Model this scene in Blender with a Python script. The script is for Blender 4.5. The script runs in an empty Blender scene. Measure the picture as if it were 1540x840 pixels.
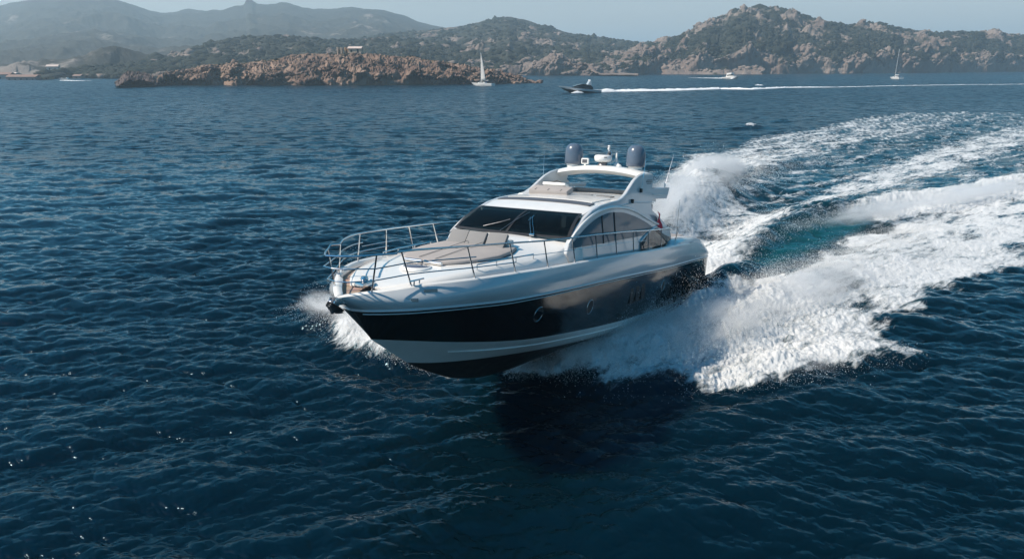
import bpy, bmesh, math, random
import numpy as np
from mathutils import Vector, Matrix

random.seed(7)
RNG = np.random.default_rng(11)
S = bpy.context.scene
COL = S.collection
R = math.radians

# ------------------------------------------------------------------ camera
CAM_H = 9.347
PITCH = 0.30652            # metres above the water / radians below the horizon
FOC, PCX, PCY = 1027.0, 770.0, 420.0   # focal length and centre in pixels of the 1540 x 840 photograph
cd = bpy.data.cameras.new('camera')
cd.sensor_width = 36.0
cd.lens = 36.0 * FOC / 1540.0
cd.clip_start = 0.5
cd.clip_end = 12000
cam = bpy.data.objects.new('camera', cd)
cam.location = (0, 0, CAM_H)
cam.rotation_euler = (math.pi / 2 - PITCH, 0, 0)
COL.objects.link(cam)
S.camera = cam

# ------------------------------------------------------------------ sun, sky, exposure
SUN_AZ, SUN_EL = R(-103), R(46)          # azimuth from +Y towards +X
sun_dir = Vector((math.sin(SUN_AZ) * math.cos(SUN_EL), math.cos(SUN_AZ) * math.cos(SUN_EL), math.sin(SUN_EL)))
ld = bpy.data.lights.new('sun', 'SUN')
ld.energy = 5.0
ld.angle = R(0.5)
ld.color = (1.0, 0.88, 0.74)
sun = bpy.data.objects.new('sun', ld)
sun.rotation_euler = sun_dir.to_track_quat('Z', 'Y').to_euler()
sun.location = sun_dir * 600
COL.objects.link(sun)

world = bpy.data.worlds.new('World')
S.world = world
world.use_nodes = True
wn = world.node_tree
sky = wn.nodes.new('ShaderNodeTexSky')
sky.sky_type = 'NISHITA'
sky.sun_disc = False
sky.sun_elevation = SUN_EL
sky.sun_rotation = SUN_AZ
sky.air_density = 1.0
sky.dust_density = 0.9
sky.ozone_density = 3.0
bg = wn.nodes['Background']
bg.inputs['Strength'].default_value = 0.09
hs = wn.nodes.new('ShaderNodeHueSaturation')       # pale at the horizon, a deeper and greener blue higher up
tcw = wn.nodes.new('ShaderNodeTexCoord'); sx = wn.nodes.new('ShaderNodeSeparateXYZ')
wn.links.new(tcw.outputs['Generated'], sx.inputs[0])
for sock, a_, b_ in (('Saturation', 0.50, 2.7), ('Hue', 0.49, 0.478)):
    mrw = wn.nodes.new('ShaderNodeMapRange'); mrw.interpolation_type = 'SMOOTHSTEP'
    for k_, v_ in (('From Min', 0.06), ('From Max', 0.22), ('To Min', a_), ('To Max', b_)): mrw.inputs[k_].default_value = v_
    wn.links.new(sx.outputs['Z'], mrw.inputs['Value']); wn.links.new(mrw.outputs[0], hs.inputs[sock])
wn.links.new(sky.outputs['Color'], hs.inputs['Color'])
wn.links.new(hs.outputs['Color'], bg.inputs['Color'])

S.view_settings.view_transform = 'Standard'
S.view_settings.look = 'None'
S.view_settings.gamma = 1
S.view_settings.exposure = 0.40
S.view_settings.use_curve_mapping = False
S.cycles.max_bounces = 10
S.cycles.volume_bounces = 6
S.cycles.transparent_max_bounces = 12
S.cycles.sample_clamp_direct = 1.4
S.cycles.sample_clamp_indirect = 4
S.cycles.caustics_reflective = False
S.cycles.caustics_refractive = False

# ------------------------------------------------------------------ small maths helpers
_cp, _sp = math.cos(PITCH), math.sin(PITCH)

def ray(px, py):
    u = (px - PCX) / FOC
    w = -(py - PCY) / FOC
    return np.array([u, _cp + w * _sp, -_sp + w * _cp])

def sea_at(px, py, z=0.0):
    "point on the level z that the photograph shows at a pixel"
    d = ray(px, py)
    t = (z - CAM_H) / d[2]
    return np.array([d[0] * t, d[1] * t, z])

def at_dist(px, py, dist):
    "point at a horizontal distance along a pixel's sight line"
    d = ray(px, py)
    t = dist / math.hypot(d[0], d[1])
    return np.array([d[0] * t, d[1] * t, CAM_H + d[2] * t])

def lerp_tab(tab, x):
    a = np.array([list(q) for q in tab], float); a = a[np.argsort(a[:, 0])]
    return np.interp(x, a[:, 0], a[:, 1])

def smooth_tab(tab, x):
    "monotone cubic through a table"
    a = np.array([list(q) for q in tab], float); a = a[np.argsort(a[:, 0])]
    xs, ys = a[:, 0], a[:, 1]
    h = np.diff(xs)
    d = np.diff(ys) / h
    m = np.zeros_like(ys)
    m[0], m[-1] = d[0], d[-1]
    for i in range(1, len(ys) - 1):
        if d[i - 1] * d[i] > 0:
            w1, w2 = 2 * h[i] + h[i - 1], h[i] + 2 * h[i - 1]
            m[i] = (w1 + w2) / (w1 / d[i - 1] + w2 / d[i])
    x = np.clip(np.asarray(x, float), xs[0], xs[-1])
    i = np.clip(np.searchsorted(xs, x) - 1, 0, len(h) - 1)
    t = (x - xs[i]) / h[i]
    t2, t3 = t * t, t * t * t
    return ((2 * t3 - 3 * t2 + 1) * ys[i] + (t3 - 2 * t2 + t) * h[i] * m[i]
            + (-2 * t3 + 3 * t2) * ys[i + 1] + (t3 - t2) * h[i] * m[i + 1])

def sstep(a, b, x):
    t = np.clip((x - a) / (b - a), 0, 1)
    return t * t * (3 - 2 * t)

def _hash(ix, iy, seed):
    h = (ix.astype(np.int64) * 374761393 + iy.astype(np.int64) * 668265263 + seed * 1442695041) & 0xffffffff
    h = ((h ^ (h >> 13)) * 1274126177) & 0xffffffff
    h = (h ^ (h >> 16)) & 0xffffffff
    h = (h * 2246822519) & 0xffffffff
    h = h ^ (h >> 15)
    return (h & 0xffffff) / float(0x1000000)

def gnoise(x, y, seed=0):
    "2D gradient noise, about -1..1"
    x0, y0 = np.floor(x), np.floor(y)
    fx, fy = x - x0, y - y0
    ix, iy = x0.astype(np.int64), y0.astype(np.int64)
    u = fx * fx * fx * (fx * (fx * 6 - 15) + 10)
    v = fy * fy * fy * (fy * (fy * 6 - 15) + 10)
    def g(dx, dy):
        a = _hash(ix + dx, iy + dy, seed) * 2 * math.pi
        return np.cos(a) * (fx - dx) + np.sin(a) * (fy - dy)
    a = g(0, 0) * (1 - u) + g(1, 0) * u
    b = g(0, 1) * (1 - u) + g(1, 1) * u
    return (a * (1 - v) + b * v) * 1.5

def fbm(x, y, octv=5, seed=0, gain=0.5, lac=2.03):
    s = 0.0; a = 1.0; n = 0.0
    for o in range(octv):
        s = s + a * gnoise(x, y, seed + o * 17)
        n += a; a *= gain; x = x * lac + 3.7; y = y * lac - 1.9
    return s / n

def ridged(x, y, octv=5, seed=0, gain=0.5, lac=2.1):
    s = 0.0; a = 1.0; n = 0.0
    for o in range(octv):
        s = s + a * (1 - np.abs(gnoise(x, y, seed + o * 23)))
        n += a; a *= gain; x = x * lac + 1.3; y = y * lac + 5.1
    return s / n

def billow(x, y, octv=4, seed=0, gain=0.5, lac=2.1):
    s = 0.0; a = 1.0; n = 0.0
    for o in range(octv):
        s = s + a * np.abs(gnoise(x, y, seed + o * 29))
        n += a; a *= gain; x = x * lac + 1.3; y = y * lac + 5.1
    return s / n

def worley(x, y, seed=0):
    "distances to the two nearest feature points and a random value of the nearest cell"
    ix, iy = np.floor(x).astype(np.int64), np.floor(y).astype(np.int64)
    f1 = np.full(x.shape, 9.0); f2 = np.full(x.shape, 9.0); cid = np.zeros(x.shape)
    for dx in (-1, 0, 1):
        for dy in (-1, 0, 1):
            jx, jy = ix + dx, iy + dy
            px = jx + _hash(jx, jy, seed); py = jy + _hash(jx, jy, seed + 91)
            d = np.hypot(x - px, y - py)
            c = _hash(jx, jy, seed + 53)
            closer = d < f1
            f2 = np.where(closer, f1, np.minimum(f2, d))
            cid = np.where(closer, c, cid)
            f1 = np.where(closer, d, f1)
    return f1, f2, cid

# ------------------------------------------------------------------ mesh helpers
def tag(o, label=None, cat=None, group=None, kind=None):
    if label: o['label'] = label
    if cat: o['category'] = cat
    if group: o['group'] = group
    if kind: o['kind'] = kind
    return o

def link(o, parent=None):
    COL.objects.link(o)
    if parent is not None:
        o.parent = parent
    return o

def empty(name, loc=(0, 0, 0), rz=0.0, label=None, cat=None, group=None):
    o = bpy.data.objects.new(name, None)
    o.empty_display_size = 0.5
    o.location = loc
    o.rotation_euler = (0, 0, rz)
    COL.objects.link(o)
    return tag(o, label, cat, group)

class MB:
    "collects vertices and faces of one mesh"
    def __init__(self):
        self.v = []; self.f = []; self.mi = []; self.cur = 0
    def add(self, vs, fs, mi=None):
        o = len(self.v)
        self.v.extend([tuple(map(float, p)) for p in vs])
        self.f.extend([tuple(i + o for i in q) for q in fs])
        self.mi.extend([self.cur if mi is None else mi] * len(fs))
    def grid(self, P, close_u=False, close_v=False, mi=None):
        P = np.asarray(P, float)
        n, m = P.shape[:2]
        fs = []
        for i in range(n if close_u else n - 1):
            for j in range(m if close_v else m - 1):
                a, b = i, (i + 1) % n
                c, d = j, (j + 1) % m
                fs.append((a * m + c, b * m + c, b * m + d, a * m + d))
        self.add(P.reshape(-1, 3), fs, mi)
    def tube(self, path, r, seg=8, cap=True, closed=False):
        path = [Vector(p) for p in path]
        n = len(path)
        rr = r if hasattr(r, '__len__') else [r] * n
        rings = []
        up = Vector((0, 0, 1))
        prev = None
        for i, p in enumerate(path):
            if closed:
                t = path[(i + 1) % n] - path[i - 1]
            else:
                t = path[min(i + 1, n - 1)] - path[max(i - 1, 0)]
            t.normalize()
            if prev is None:
                a = t.cross(up)
                if a.length < 1e-3: a = t.cross(Vector((1, 0, 0)))
            else:
                a = prev - t * prev.dot(t)
                if a.length < 1e-4: a = t.cross(up)
            a.normalize()
            b = t.cross(a)
            prev = a
            rings.append([p + (a * math.cos(2 * math.pi * k / seg) + b * math.sin(2 * math.pi * k / seg)) * rr[i] for k in range(seg)])
        self.grid([[tuple(q) for q in rg] for rg in rings], close_u=closed, close_v=True)
        if cap and not closed:
            self.add([tuple(q) for q in rings[0]], [tuple(range(seg))[::-1]])
            self.add([tuple(q) for q in rings[-1]], [tuple(range(seg))])
    def box(self, c, s, rot=None, bev=0.0):
        bm = bmesh.new()
        bmesh.ops.create_cube(bm, size=1.0)
        for q in bm.verts:
            q.co = Vector((q.co.x * s[0], q.co.y * s[1], q.co.z * s[2]))
        if bev > 0:
            bmesh.ops.bevel(bm, geom=list(bm.edges), offset=bev, segments=2, affect='EDGES', profile=0.6)
        M = Matrix.Translation(Vector(c)) @ (rot.to_4x4() if rot is not None else Matrix.Identity(4))
        bm.verts.ensure_lookup_table()
        self.add([tuple(M @ q.co) for q in bm.verts], [tuple(x.index for x in fc.verts) for fc in bm.faces])
        bm.free()
    def lathe(self, prof, c=(0, 0, 0), seg=24, rot=None):
        P = []
        for k in range(seg):
            a = 2 * math.pi * k / seg
            row = []
            for (r, z) in prof:
                q = Vector((r * math.cos(a), r * math.sin(a), z))
                if rot is not None: q = rot @ q
                row.append((q.x + c[0], q.y + c[1], q.z + c[2]))
            P.append(row)
        self.grid(P, close_u=True)
    def prism(self, poly, ya, yb):
        "polygon in (x, z); ya(x,z) and yb(x,z) give the two faces' y"
        n = len(poly)
        A = [(x, ya(x, z), z) for x, z in poly]
        B = [(x, yb(x, z), z) for x, z in poly]
        bm = bmesh.new()
        va = [bm.verts.new(p) for p in A]
        vb = [bm.verts.new(p) for p in B]
        fa = bm.faces.new(va)
        fb = bm.faces.new(vb[::-1])
        for i in range(n):
            j = (i + 1) % n
            bm.faces.new((va[j], va[i], vb[i], vb[j]))
        bmesh.ops.triangulate(bm, faces=[fa, fb])
        bm.verts.index_update()
        self.add([tuple(q.co) for q in bm.verts], [tuple(x.index for x in fc.verts) for fc in bm.faces])
        bm.free()
    def build(self, name, mats, parent=None, smooth=None, bevel=0.0, weld=True, sub=0):
        me = bpy.data.meshes.new(name)
        me.from_pydata(self.v, [], self.f)
        mats = mats if isinstance(mats, (list, tuple)) else [mats]
        for m in mats: me.materials.append(m)
        me.polygons.foreach_set('material_index', np.array(self.mi, np.int32))
        bm = bmesh.new(); bm.from_mesh(me)
        if weld: bmesh.ops.remove_doubles(bm, verts=bm.verts, dist=0.0004)
        bmesh.ops.recalc_face_normals(bm, faces=bm.faces)
        bm.to_mesh(me); bm.free()
        o = bpy.data.objects.new(name, me)
        link(o, parent)
        if bevel > 0:
            b = o.modifiers.new('bevel', 'BEVEL'); b.width = bevel; b.segments = 2; b.limit_method = 'ANGLE'; b.angle_limit = R(40)
        if sub:
            b = o.modifiers.new('subsurf', 'SUBSURF'); b.levels = sub; b.render_levels = sub
        if smooth is not None:
            me.polygons.foreach_set('use_smooth', np.ones(len(me.polygons), bool))
            me.set_sharp_from_angle(angle=R(smooth))
        me.update()
        return o

def big_mesh(name, P, quads, mat, attrs=None, smooth=True):
    me = bpy.data.meshes.new(name)
    n, q = len(P), len(quads)
    k = quads.shape[1]
    me.vertices.add(n)
    me.vertices.foreach_set('co', np.ascontiguousarray(P, np.float32).ravel())
    me.loops.add(q * k)
    me.loops.foreach_set('vertex_index', np.ascontiguousarray(quads, np.int32).ravel())
    me.polygons.add(q)
    me.polygons.foreach_set('loop_start', np.arange(0, q * k, k, dtype=np.int32))
    me.polygons.foreach_set('loop_total', np.full(q, k, np.int32))
    me.update(calc_edges=True)
    if smooth:
        me.polygons.foreach_set('use_smooth', np.ones(q, bool))
    for nm, a in (attrs or {}).items():
        at = me.attributes.new(nm, 'FLOAT', 'POINT')
        at.data.foreach_set('value', np.ascontiguousarray(a, np.float32))
    me.materials.append(mat)
    o = bpy.data.objects.new(name, me)
    COL.objects.link(o)
    return o

def grid_quads(n, m):
    i = np.arange(n - 1)[:, None]; j = np.arange(m - 1)[None, :]
    a = i * m + j
    return np.stack([a, a + m, a + m + 1, a + 1], -1).reshape(-1, 4)

# ------------------------------------------------------------------ material helpers
def new_mat(name):
    m = bpy.data.materials.new(name)
    m.use_nodes = True
    nt = m.node_tree
    return m, nt, nt.nodes['Principled BSDF']

def N(nt, kind, **kw):
    n = nt.nodes.new(kind)
    for k, v in kw.items():
        if k == 'inp':
            for a, b in v.items(): n.inputs[a].default_value = b
        else: setattr(n, k, v)
    return n

def simple(name, col, rough=0.4, metal=0.0, vary=0.06, scale=3.0, coat=0.0, bump=0.0, bscale=60.0, spec=0.5):
    "paint, plastic, cloth or metal with a little uneven colour and gloss"
    m, nt, p = new_mat(name)
    tc = N(nt, 'ShaderNodeTexCoord')
    nz = N(nt, 'ShaderNodeTexNoise', inp={'Scale': scale, 'Detail': 6.0, 'Roughness': 0.6})
    nt.links.new(tc.outputs['Object'], nz.inputs['Vector'])
    mr = N(nt, 'ShaderNodeMapRange', inp={'From Min': 0.3, 'From Max': 0.7, 'To Min': 1 - vary, 'To Max': 1 + vary})
    nt.links.new(nz.outputs['Fac'], mr.inputs['Value'])
    mx = N(nt, 'ShaderNodeVectorMath', operation='SCALE')
    mx.inputs[0].default_value = col
    nt.links.new(mr.outputs[0], mx.inputs['Scale'])
    nt.links.new(mx.outputs[0], p.inputs['Base Color'])
    mr2 = N(nt, 'ShaderNodeMapRange', inp={'From Min': 0.3, 'From Max': 0.7, 'To Min': rough * 0.85, 'To Max': min(1, rough * 1.15)})
    nt.links.new(nz.outputs['Fac'], mr2.inputs['Value'])
    nt.links.new(mr2.outputs[0], p.inputs['Roughness'])
    p.inputs['Metallic'].default_value = metal
    p.inputs['Coat Weight'].default_value = coat
    p.inputs['Coat Roughness'].default_value = 0.04
    p.inputs['Specular IOR Level'].default_value = spec
    if bump > 0:
        nb = N(nt, 'ShaderNodeTexNoise', inp={'Scale': bscale, 'Detail': 3.0})
        nt.links.new(tc.outputs['Object'], nb.inputs['Vector'])
        b = N(nt, 'ShaderNodeBump', inp={'Strength': 0.4, 'Distance': bump})
        nt.links.new(nb.outputs['Fac'], b.inputs['Height'])
        nt.links.new(b.outputs[0], p.inputs['Normal'])
    return m

M = {}
M['gel'] = simple('white_gelcoat', (0.74, 0.73, 0.70), 0.22, vary=0.03, coat=0.5)
M['silver'] = simple('silver_white_paint', (0.52, 0.54, 0.55), 0.2, vary=0.02, coat=0.6)
M['black'] = simple('black_gloss_paint', (0.004, 0.005, 0.006), 0.09, vary=0.1, spec=0.6)
M['antifoul'] = simple('black_antifouling', (0.008, 0.009, 0.011), 0.55, vary=0.2)
M['steel'] = simple('polished_steel', (0.62, 0.62, 0.62), 0.16, metal=1.0)
M['darksteel'] = simple('worn_steel', (0.22, 0.22, 0.23), 0.4, metal=0.9, vary=0.25, scale=9)
M['glass'] = simple('dark_glass', (0.006, 0.009, 0.011), 0.04, vary=0.05, spec=0.35)
M['rubber'] = simple('black_rubber', (0.015, 0.015, 0.017), 0.5)
M['taupe'] = simple('taupe_fabric', (0.33, 0.305, 0.29), 0.85, vary=0.05, bump=0.002, bscale=140)
M['grey_fab'] = simple('grey_fabric', (0.20, 0.20, 0.20), 0.85, vary=0.06, bump=0.002, bscale=140)
M['dark_fab'] = simple('charcoal_fabric', (0.055, 0.06, 0.07), 0.7, vary=0.1, bump=0.002, bscale=140)
M['dome'] = simple('slate_dome_plastic', (0.085, 0.115, 0.16), 0.25, vary=0.04, coat=0.4)
M['plastic'] = simple('white_plastic', (0.74, 0.74, 0.72), 0.35, vary=0.03)
M['hatch'] = simple('smoked_hatch_glass', (0.10, 0.105, 0.14), 0.15, vary=0.05)
M['mark'] = simple('dark_lettering', (0.08, 0.085, 0.10), 0.5)
M['red'] = simple('red_cloth', (0.62, 0.03, 0.06), 0.8, vary=0.08)
M['sail'] = simple('sail_cloth', (0.58, 0.57, 0.55), 0.8, vary=0.04)
M['navy'] = simple('navy_canvas', (0.02, 0.03, 0.06), 0.7)
M['stone'] = simple('pale_stone_wall', (0.42, 0.33, 0.25), 0.9, vary=0.25, scale=0.8)
M['ochre'] = simple('ochre_render', (0.45, 0.27, 0.14), 0.9, vary=0.15, scale=0.8)
M['pink'] = simple('pink_render', (0.28, 0.20, 0.175), 0.9, vary=0.12, scale=0.5)
M['cream'] = simple('cream_render', (0.40, 0.36, 0.32), 0.9, vary=0.1, scale=0.5)
M['tile'] = simple('terracotta_tiles', (0.22, 0.14, 0.11), 0.85, vary=0.25, scale=1.5)
M['paleroof'] = simple('pale_roof_tiles', (0.55, 0.45, 0.40), 0.85, vary=0.15, scale=1.5)
M['hole'] = simple('dark_opening', (0.02, 0.02, 0.022), 0.7)
M['wood'] = simple('interior_wood', (0.16, 0.09, 0.05), 0.4)
M['leather'] = simple('cream_leather', (0.6, 0.57, 0.52), 0.5)

M['glass_side'] = simple('blue_side_glass', (0.060, 0.115, 0.145), 0.05, vary=0.05, spec=0.15, coat=0.0)
def teak_mat():
    m, nt, p = new_mat('teak_planking')
    tc = N(nt, 'ShaderNodeTexCoord')
    mp = N(nt, 'ShaderNodeMapping'); mp.inputs['Scale'].default_value = (0.6, 1, 1)
    nt.links.new(tc.outputs['Object'], mp.inputs[0])
    wv = N(nt, 'ShaderNodeTexWave', wave_type='BANDS', bands_direction='Y', inp={'Scale': 5.5, 'Distortion': 0.0})
    nt.links.new(tc.outputs['Object'], wv.inputs[0])
    nz = N(nt, 'ShaderNodeTexNoise', inp={'Scale': 6.0, 'Detail': 6.0})
    nt.links.new(mp.outputs[0], nz.inputs['Vector'])
    cr = N(nt, 'ShaderNodeValToRGB')
    cr.color_ramp.elements[0].position = 0.02; cr.color_ramp.elements[0].color = (0.05, 0.035, 0.03, 1)
    cr.color_ramp.elements[1].position = 0.10; cr.color_ramp.elements[1].color = (0.46, 0.33, 0.26, 1)
    nt.links.new(wv.outputs['Fac'], cr.inputs[0])
    mx = N(nt, 'ShaderNodeMix', data_type='RGBA', blend_type='MULTIPLY'); mx.inputs[0].default_value = 0.35
    nt.links.new(cr.outputs[0], mx.inputs[6]); nt.links.new(nz.outputs['Color'], mx.inputs[7])
    nt.links.new(mx.outputs[2], p.inputs['Base Color'])
    p.inputs['Roughness'].default_value = 0.7
    return m
M['teak'] = teak_mat()

def screen_glass():
    "tinted windscreen: what is inside shows dimly through it"
    m, nt, p = new_mat('tinted_glass')
    out = nt.nodes['Material Output']
    p.inputs['Base Color'].default_value = (0.006, 0.009, 0.011, 1)
    p.inputs['Roughness'].default_value = 0.03
    p.inputs['Specular IOR Level'].default_value = 0.3
    tr = N(nt, 'ShaderNodeBsdfTransparent'); tr.inputs[0].default_value = (0.42, 0.52, 0.55, 1)
    nz = N(nt, 'ShaderNodeTexNoise', inp={'Scale': 2.0})
    mr = N(nt, 'ShaderNodeMapRange', inp={'To Min': 0.30, 'To Max': 0.42})
    nt.links.new(nz.outputs['Fac'], mr.inputs['Value'])
    mx = N(nt, 'ShaderNodeMixShader')
    nt.links.new(mr.outputs[0], mx.inputs[0])
    nt.links.new(tr.outputs[0], mx.inputs[1]); nt.links.new(p.outputs[0], mx.inputs[2])
    nt.links.new(mx.outputs[0], out.inputs['Surface'])
    return m
M['screen'] = screen_glass()

# ------------------------------------------------------------------ the yacht's place on the water (x forward, y to port, z up)
YAW, TRIM, ROLL = R(30.574), R(7.388), R(1.829)
_h = Vector((-math.sin(YAW), -math.cos(YAW), 0)); _l = Vector((math.cos(YAW), -math.sin(YAW), 0))
_B = Matrix((_h, _l, (0, 0, 1))).transposed()
_Ry = Matrix(((math.cos(TRIM), 0, -math.sin(TRIM)), (0, 1, 0), (math.sin(TRIM), 0, math.cos(TRIM))))
_Rx = Matrix(((1, 0, 0), (0, math.cos(ROLL), -math.sin(ROLL)), (0, math.sin(ROLL), math.cos(ROLL))))
BROT = _B @ _Ry @ _Rx
BLOC = Vector((6.387, 30.07, 0.03))
def boat_world(x, y, z):
    return np.array(BROT @ Vector((x, y, z)) + BLOC)

# ------------------------------------------------------------------ sea
def ocean_patch(L, n, lmin, lmax, lpeak, wind, rms, spread, seed):
    rg = np.random.default_rng(seed)
    k1 = 2 * np.pi * np.fft.fftfreq(n, L / n)
    kx, ky = np.meshgrid(k1, k1, indexing='ij')
    K = np.hypot(kx, ky); K[0, 0] = 1
    kp = 2 * np.pi / lpeak
    spec = K ** -4.0 * np.exp(-1.25 * (kp / K) ** 2)
    c = (kx * wind[0] + ky * wind[1]) / K
    spec *= np.abs(c) ** spread * (0.05 + (c > 0)) + 0.02 * np.exp(-c * c * 4) * 0
    lam = 2 * np.pi / K
    spec *= sstep(lmin * 0.8, lmin * 1.2, lam) * (1 - sstep(lmax * 0.8, lmax * 1.2, lam))
    spec[0, 0] = 0
    h = np.sqrt(spec) * (rg.normal(size=(n, n)) + 1j * rg.normal(size=(n, n)))
    H = np.fft.ifft2(h); s = rms / np.std(H.real)
    dx = np.fft.ifft2(-1j * kx / K * h).real * s
    dy = np.fft.ifft2(-1j * ky / K * h).real * s
    return np.stack([H.real * s, dx, dy], -1).astype(np.float32)

def sample(tex, L, x, y, rot=0.0):
    n = tex.shape[0]
    c, s = math.cos(rot), math.sin(rot)
    u, v = (c * x + s * y) / L * n, (-s * x + c * y) / L * n
    iu, iv = np.floor(u).astype(np.int64), np.floor(v).astype(np.int64)
    fu, fv = (u - iu)[:, None].astype(np.float32), (v - iv)[:, None].astype(np.float32)
    a = tex[iu % n, iv % n] * (1 - fu) + tex[(iu + 1) % n, iv % n] * fu
    b = tex[iu % n, (iv + 1) % n] * (1 - fu) + tex[(iu + 1) % n, (iv + 1) % n] * fu
    r = a * (1 - fv) + b * fv
    return np.stack([r[:, 0], c * r[:, 1] - s * r[:, 2], s * r[:, 1] + c * r[:, 2]], -1)

def poly_sd(x, y, poly):
    "signed distance to a closed outline, negative inside"
    d = np.full(x.shape, 1e9); ins = np.zeros(x.shape, bool)
    n = len(poly)
    for i in range(n):
        ax, ay = poly[i][0], poly[i][1]; bx, by = poly[(i + 1) % n][0], poly[(i + 1) % n][1]
        ex, ey = bx - ax, by - ay
        t = np.clip(((x - ax) * ex + (y - ay) * ey) / (ex * ex + ey * ey + 1e-12), 0, 1)
        d = np.minimum(d, np.hypot(x - ax - t * ex, y - ay - t * ey))
        c = ((ay > y) != (by > y))
        xi = ex * (y - ay) / (ey if abs(ey) > 1e-9 else 1e-9) + ax
        ins ^= c & (x < xi)
    return np.where(ins, -d, d)

def line_d(x, y, nodes):
    "distance to an open line, side (+ left of travel), and its interpolated extra columns"
    best = np.full(x.shape, 1e9); side = np.zeros(x.shape)
    ex_n = len(nodes[0]) - 2
    ext = np.zeros(x.shape + (ex_n,))
    for a, b in zip(nodes[:-1], nodes[1:]):
        ex, ey = b[0] - a[0], b[1] - a[1]
        t = np.clip(((x - a[0]) * ex + (y - a[1]) * ey) / (ex * ex + ey * ey + 1e-12), 0, 1)
        d = np.hypot(x - a[0] - t * ex, y - a[1] - t * ey)
        m = d < best
        best = np.where(m, d, best)
        side = np.where(m, np.sign(ex * (y - a[1]) - ey * (x - a[0])), side)
        for k in range(ex_n):
            ext[..., k] = np.where(m, a[2 + k] + t * (b[2 + k] - a[2 + k]), ext[..., k])
    return best, side, ext

def W(px, py, z=0.0, *extra):
    p = sea_at(px, py, z)
    return (p[0], p[1]) + extra

# outlines of the white water, as points on the sea
F_NEAR = [W(*p) for p in [(742, 557), (800, 548), (860, 530), (930, 505), (1000, 478), (1060, 452), (1110, 436), (1180, 420), (1235, 385), (1300, 352), (1360, 335), (1450, 318), (1560, 290),
          (1680, 262), (1680, 350), (1560, 392), (1490, 408), (1440, 432), (1370, 458), (1335, 480), (1345, 505), (1385, 535), (1330, 540), (1290, 556), (1230, 556), (1195, 570), (1110, 577), (1040, 580), (960, 586), (895, 584), (830, 576), (780, 568)]]
F_MID = [W(*p) for p in [(1045, 392), (1060, 350), (1110, 335), (1160, 318), (1230, 285), (1320, 250), (1420, 216), (1540, 182), (1680, 150),
         (1680, 178), (1540, 222), (1430, 258), (1340, 285), (1270, 310), (1210, 335), (1160, 355), (1120, 385), (1090, 410)]]
F_UP = [W(*p) for p in [(985, 330), (1000, 262), (1030, 232), (1090, 226), (1125, 205), (1200, 196), (1290, 176), (1380, 166), (1450, 160), (1540, 148), (1600, 146), (1560, 166), (1470, 182),
        (1370, 205), (1300, 224), (1220, 250), (1160, 268), (1100, 282), (1075, 300), (1060, 350), (1050, 392), (1000, 400)]]
F_BREAK = [W(*p) for p in [(1165, 372), (1200, 345), (1260, 326), (1330, 306), (1440, 288), (1560, 262), (1680, 240), (1680, 275), (1560, 300), (1450, 322), (1350, 338), (1320, 346), (1300, 330), (1240, 340), (1200, 356)]]
F_STERN = [W(*p) for p in [(990, 410), (985, 330), (1000, 262), (1030, 236), (1060, 262), (1080, 305), (1120, 312), (1200, 322), (1190, 345), (1140, 385), (1110, 425), (1050, 425)]]
F_BOW = [W(*p) for p in [(446, 453, .3), (500, 432, .5), (545, 426, .7), (600, 468, .7), (660, 528, .45), (705, 560, .1), (702, 572, 0), (660, 569, 0), (600, 563, 0), (556, 551, 0), (524, 538, .1), (490, 520, .1), (478, 506, .15), (486, 488, .2), (455, 470, .2)]]
STERN_WAVE = [W(*p) for p in [(978, 474, .3), (1020, 442, .4), (1060, 412, .5), (1085, 398, .5), (1108, 402, .4), (1078, 430, .3), (1045, 456, .3), (1005, 478, .2)]]
C_STERN = [tuple(boat_world(x, y, 0)[:2]) + (h, w) for x, y, h, w in ((6.5, 2.9, .15, .5), (4.5, 3.1, .6, .7), (2.0, 3.3, .85, .8), (-.5, 3.5, .8, .9), (-3, 3.9, .4, 1.0))]
BACKLIT_TINT = [W(*p) for p in [(1120, 402), (1140, 380), (1180, 352), (1235, 336), (1300, 326), (1322, 338), (1275, 362), (1215, 388), (1165, 408)]]  # wave face where sun shining through is painted as turquoise colour
L_FAR = [W(846, 139.6, 0, .5, .6), W(880, 138, 0, 1.8, 1), W(960, 136.6, 0, 1.9, 1), W(1030, 135.4, 0, 1.8, 1), W(1080, 133.6, 0, 1.5, .9), W(1130, 134.4, 0, 1.3, .85), W(1180, 131.6, 0, 1.2, .75), W(1260, 131, 0, 1.2, .55),
         W(1340, 129, 0, 1.5, .5), W(1440, 127.4, 0, 1.6, .45), W(1600, 126, 0, 1.6, .4)]
L_CRUISER = [W(1022, 116.6, 0, 1.5, .5), W(1060, 117, 0, 2.5, .8), W(1094, 117.4, 0, 2.5, 1)]
L_LAUNCH = [W(88, 121.4, 0, 1.2, 1), W(112, 121.6, 0, 1.8, 1), W(135, 121.4, 0, 1.6, .6)]
# crest lines: x, y, height, half width
C_BREAK = [W(1060, 396, 0, .3, 1.2), W(1130, 372, 0, .8, 1.5), W(1190, 346, 0, 1.15, 1.6), W(1260, 326, 0, 1.2, 1.7), W(1340, 310, 0, 1.0, 1.9), W(1450, 292, 0, .8, 2.2), W(1680, 250, 0, .5, 2.6)]
C_SIDE = [W(772, 556, .1, .15, .5), W(830, 550, .3, .45, .8), W(890, 541, .5, .75, 1.0), W(960, 522, .6, .95, 1.15), W(1030, 500, .7, 1.0, 1.3), W(1100, 472, .6, .9, 1.5), W(1180, 438, .5, .7, 1.7), W(1280, 400, .4, .55, 1.9), W(1400, 355, .3, .4, 2.2), W(1600, 300, .2, .3, 2.5)]
C_OUT = [W(900, 572, .2, .3, .6), W(1000, 562, .3, .4, .9), W(1100, 550, .3, .4, 1.0), W(1240, 520, .2, .25, 1.1), W(1360, 520, .2, .15, 1.0)]
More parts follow.
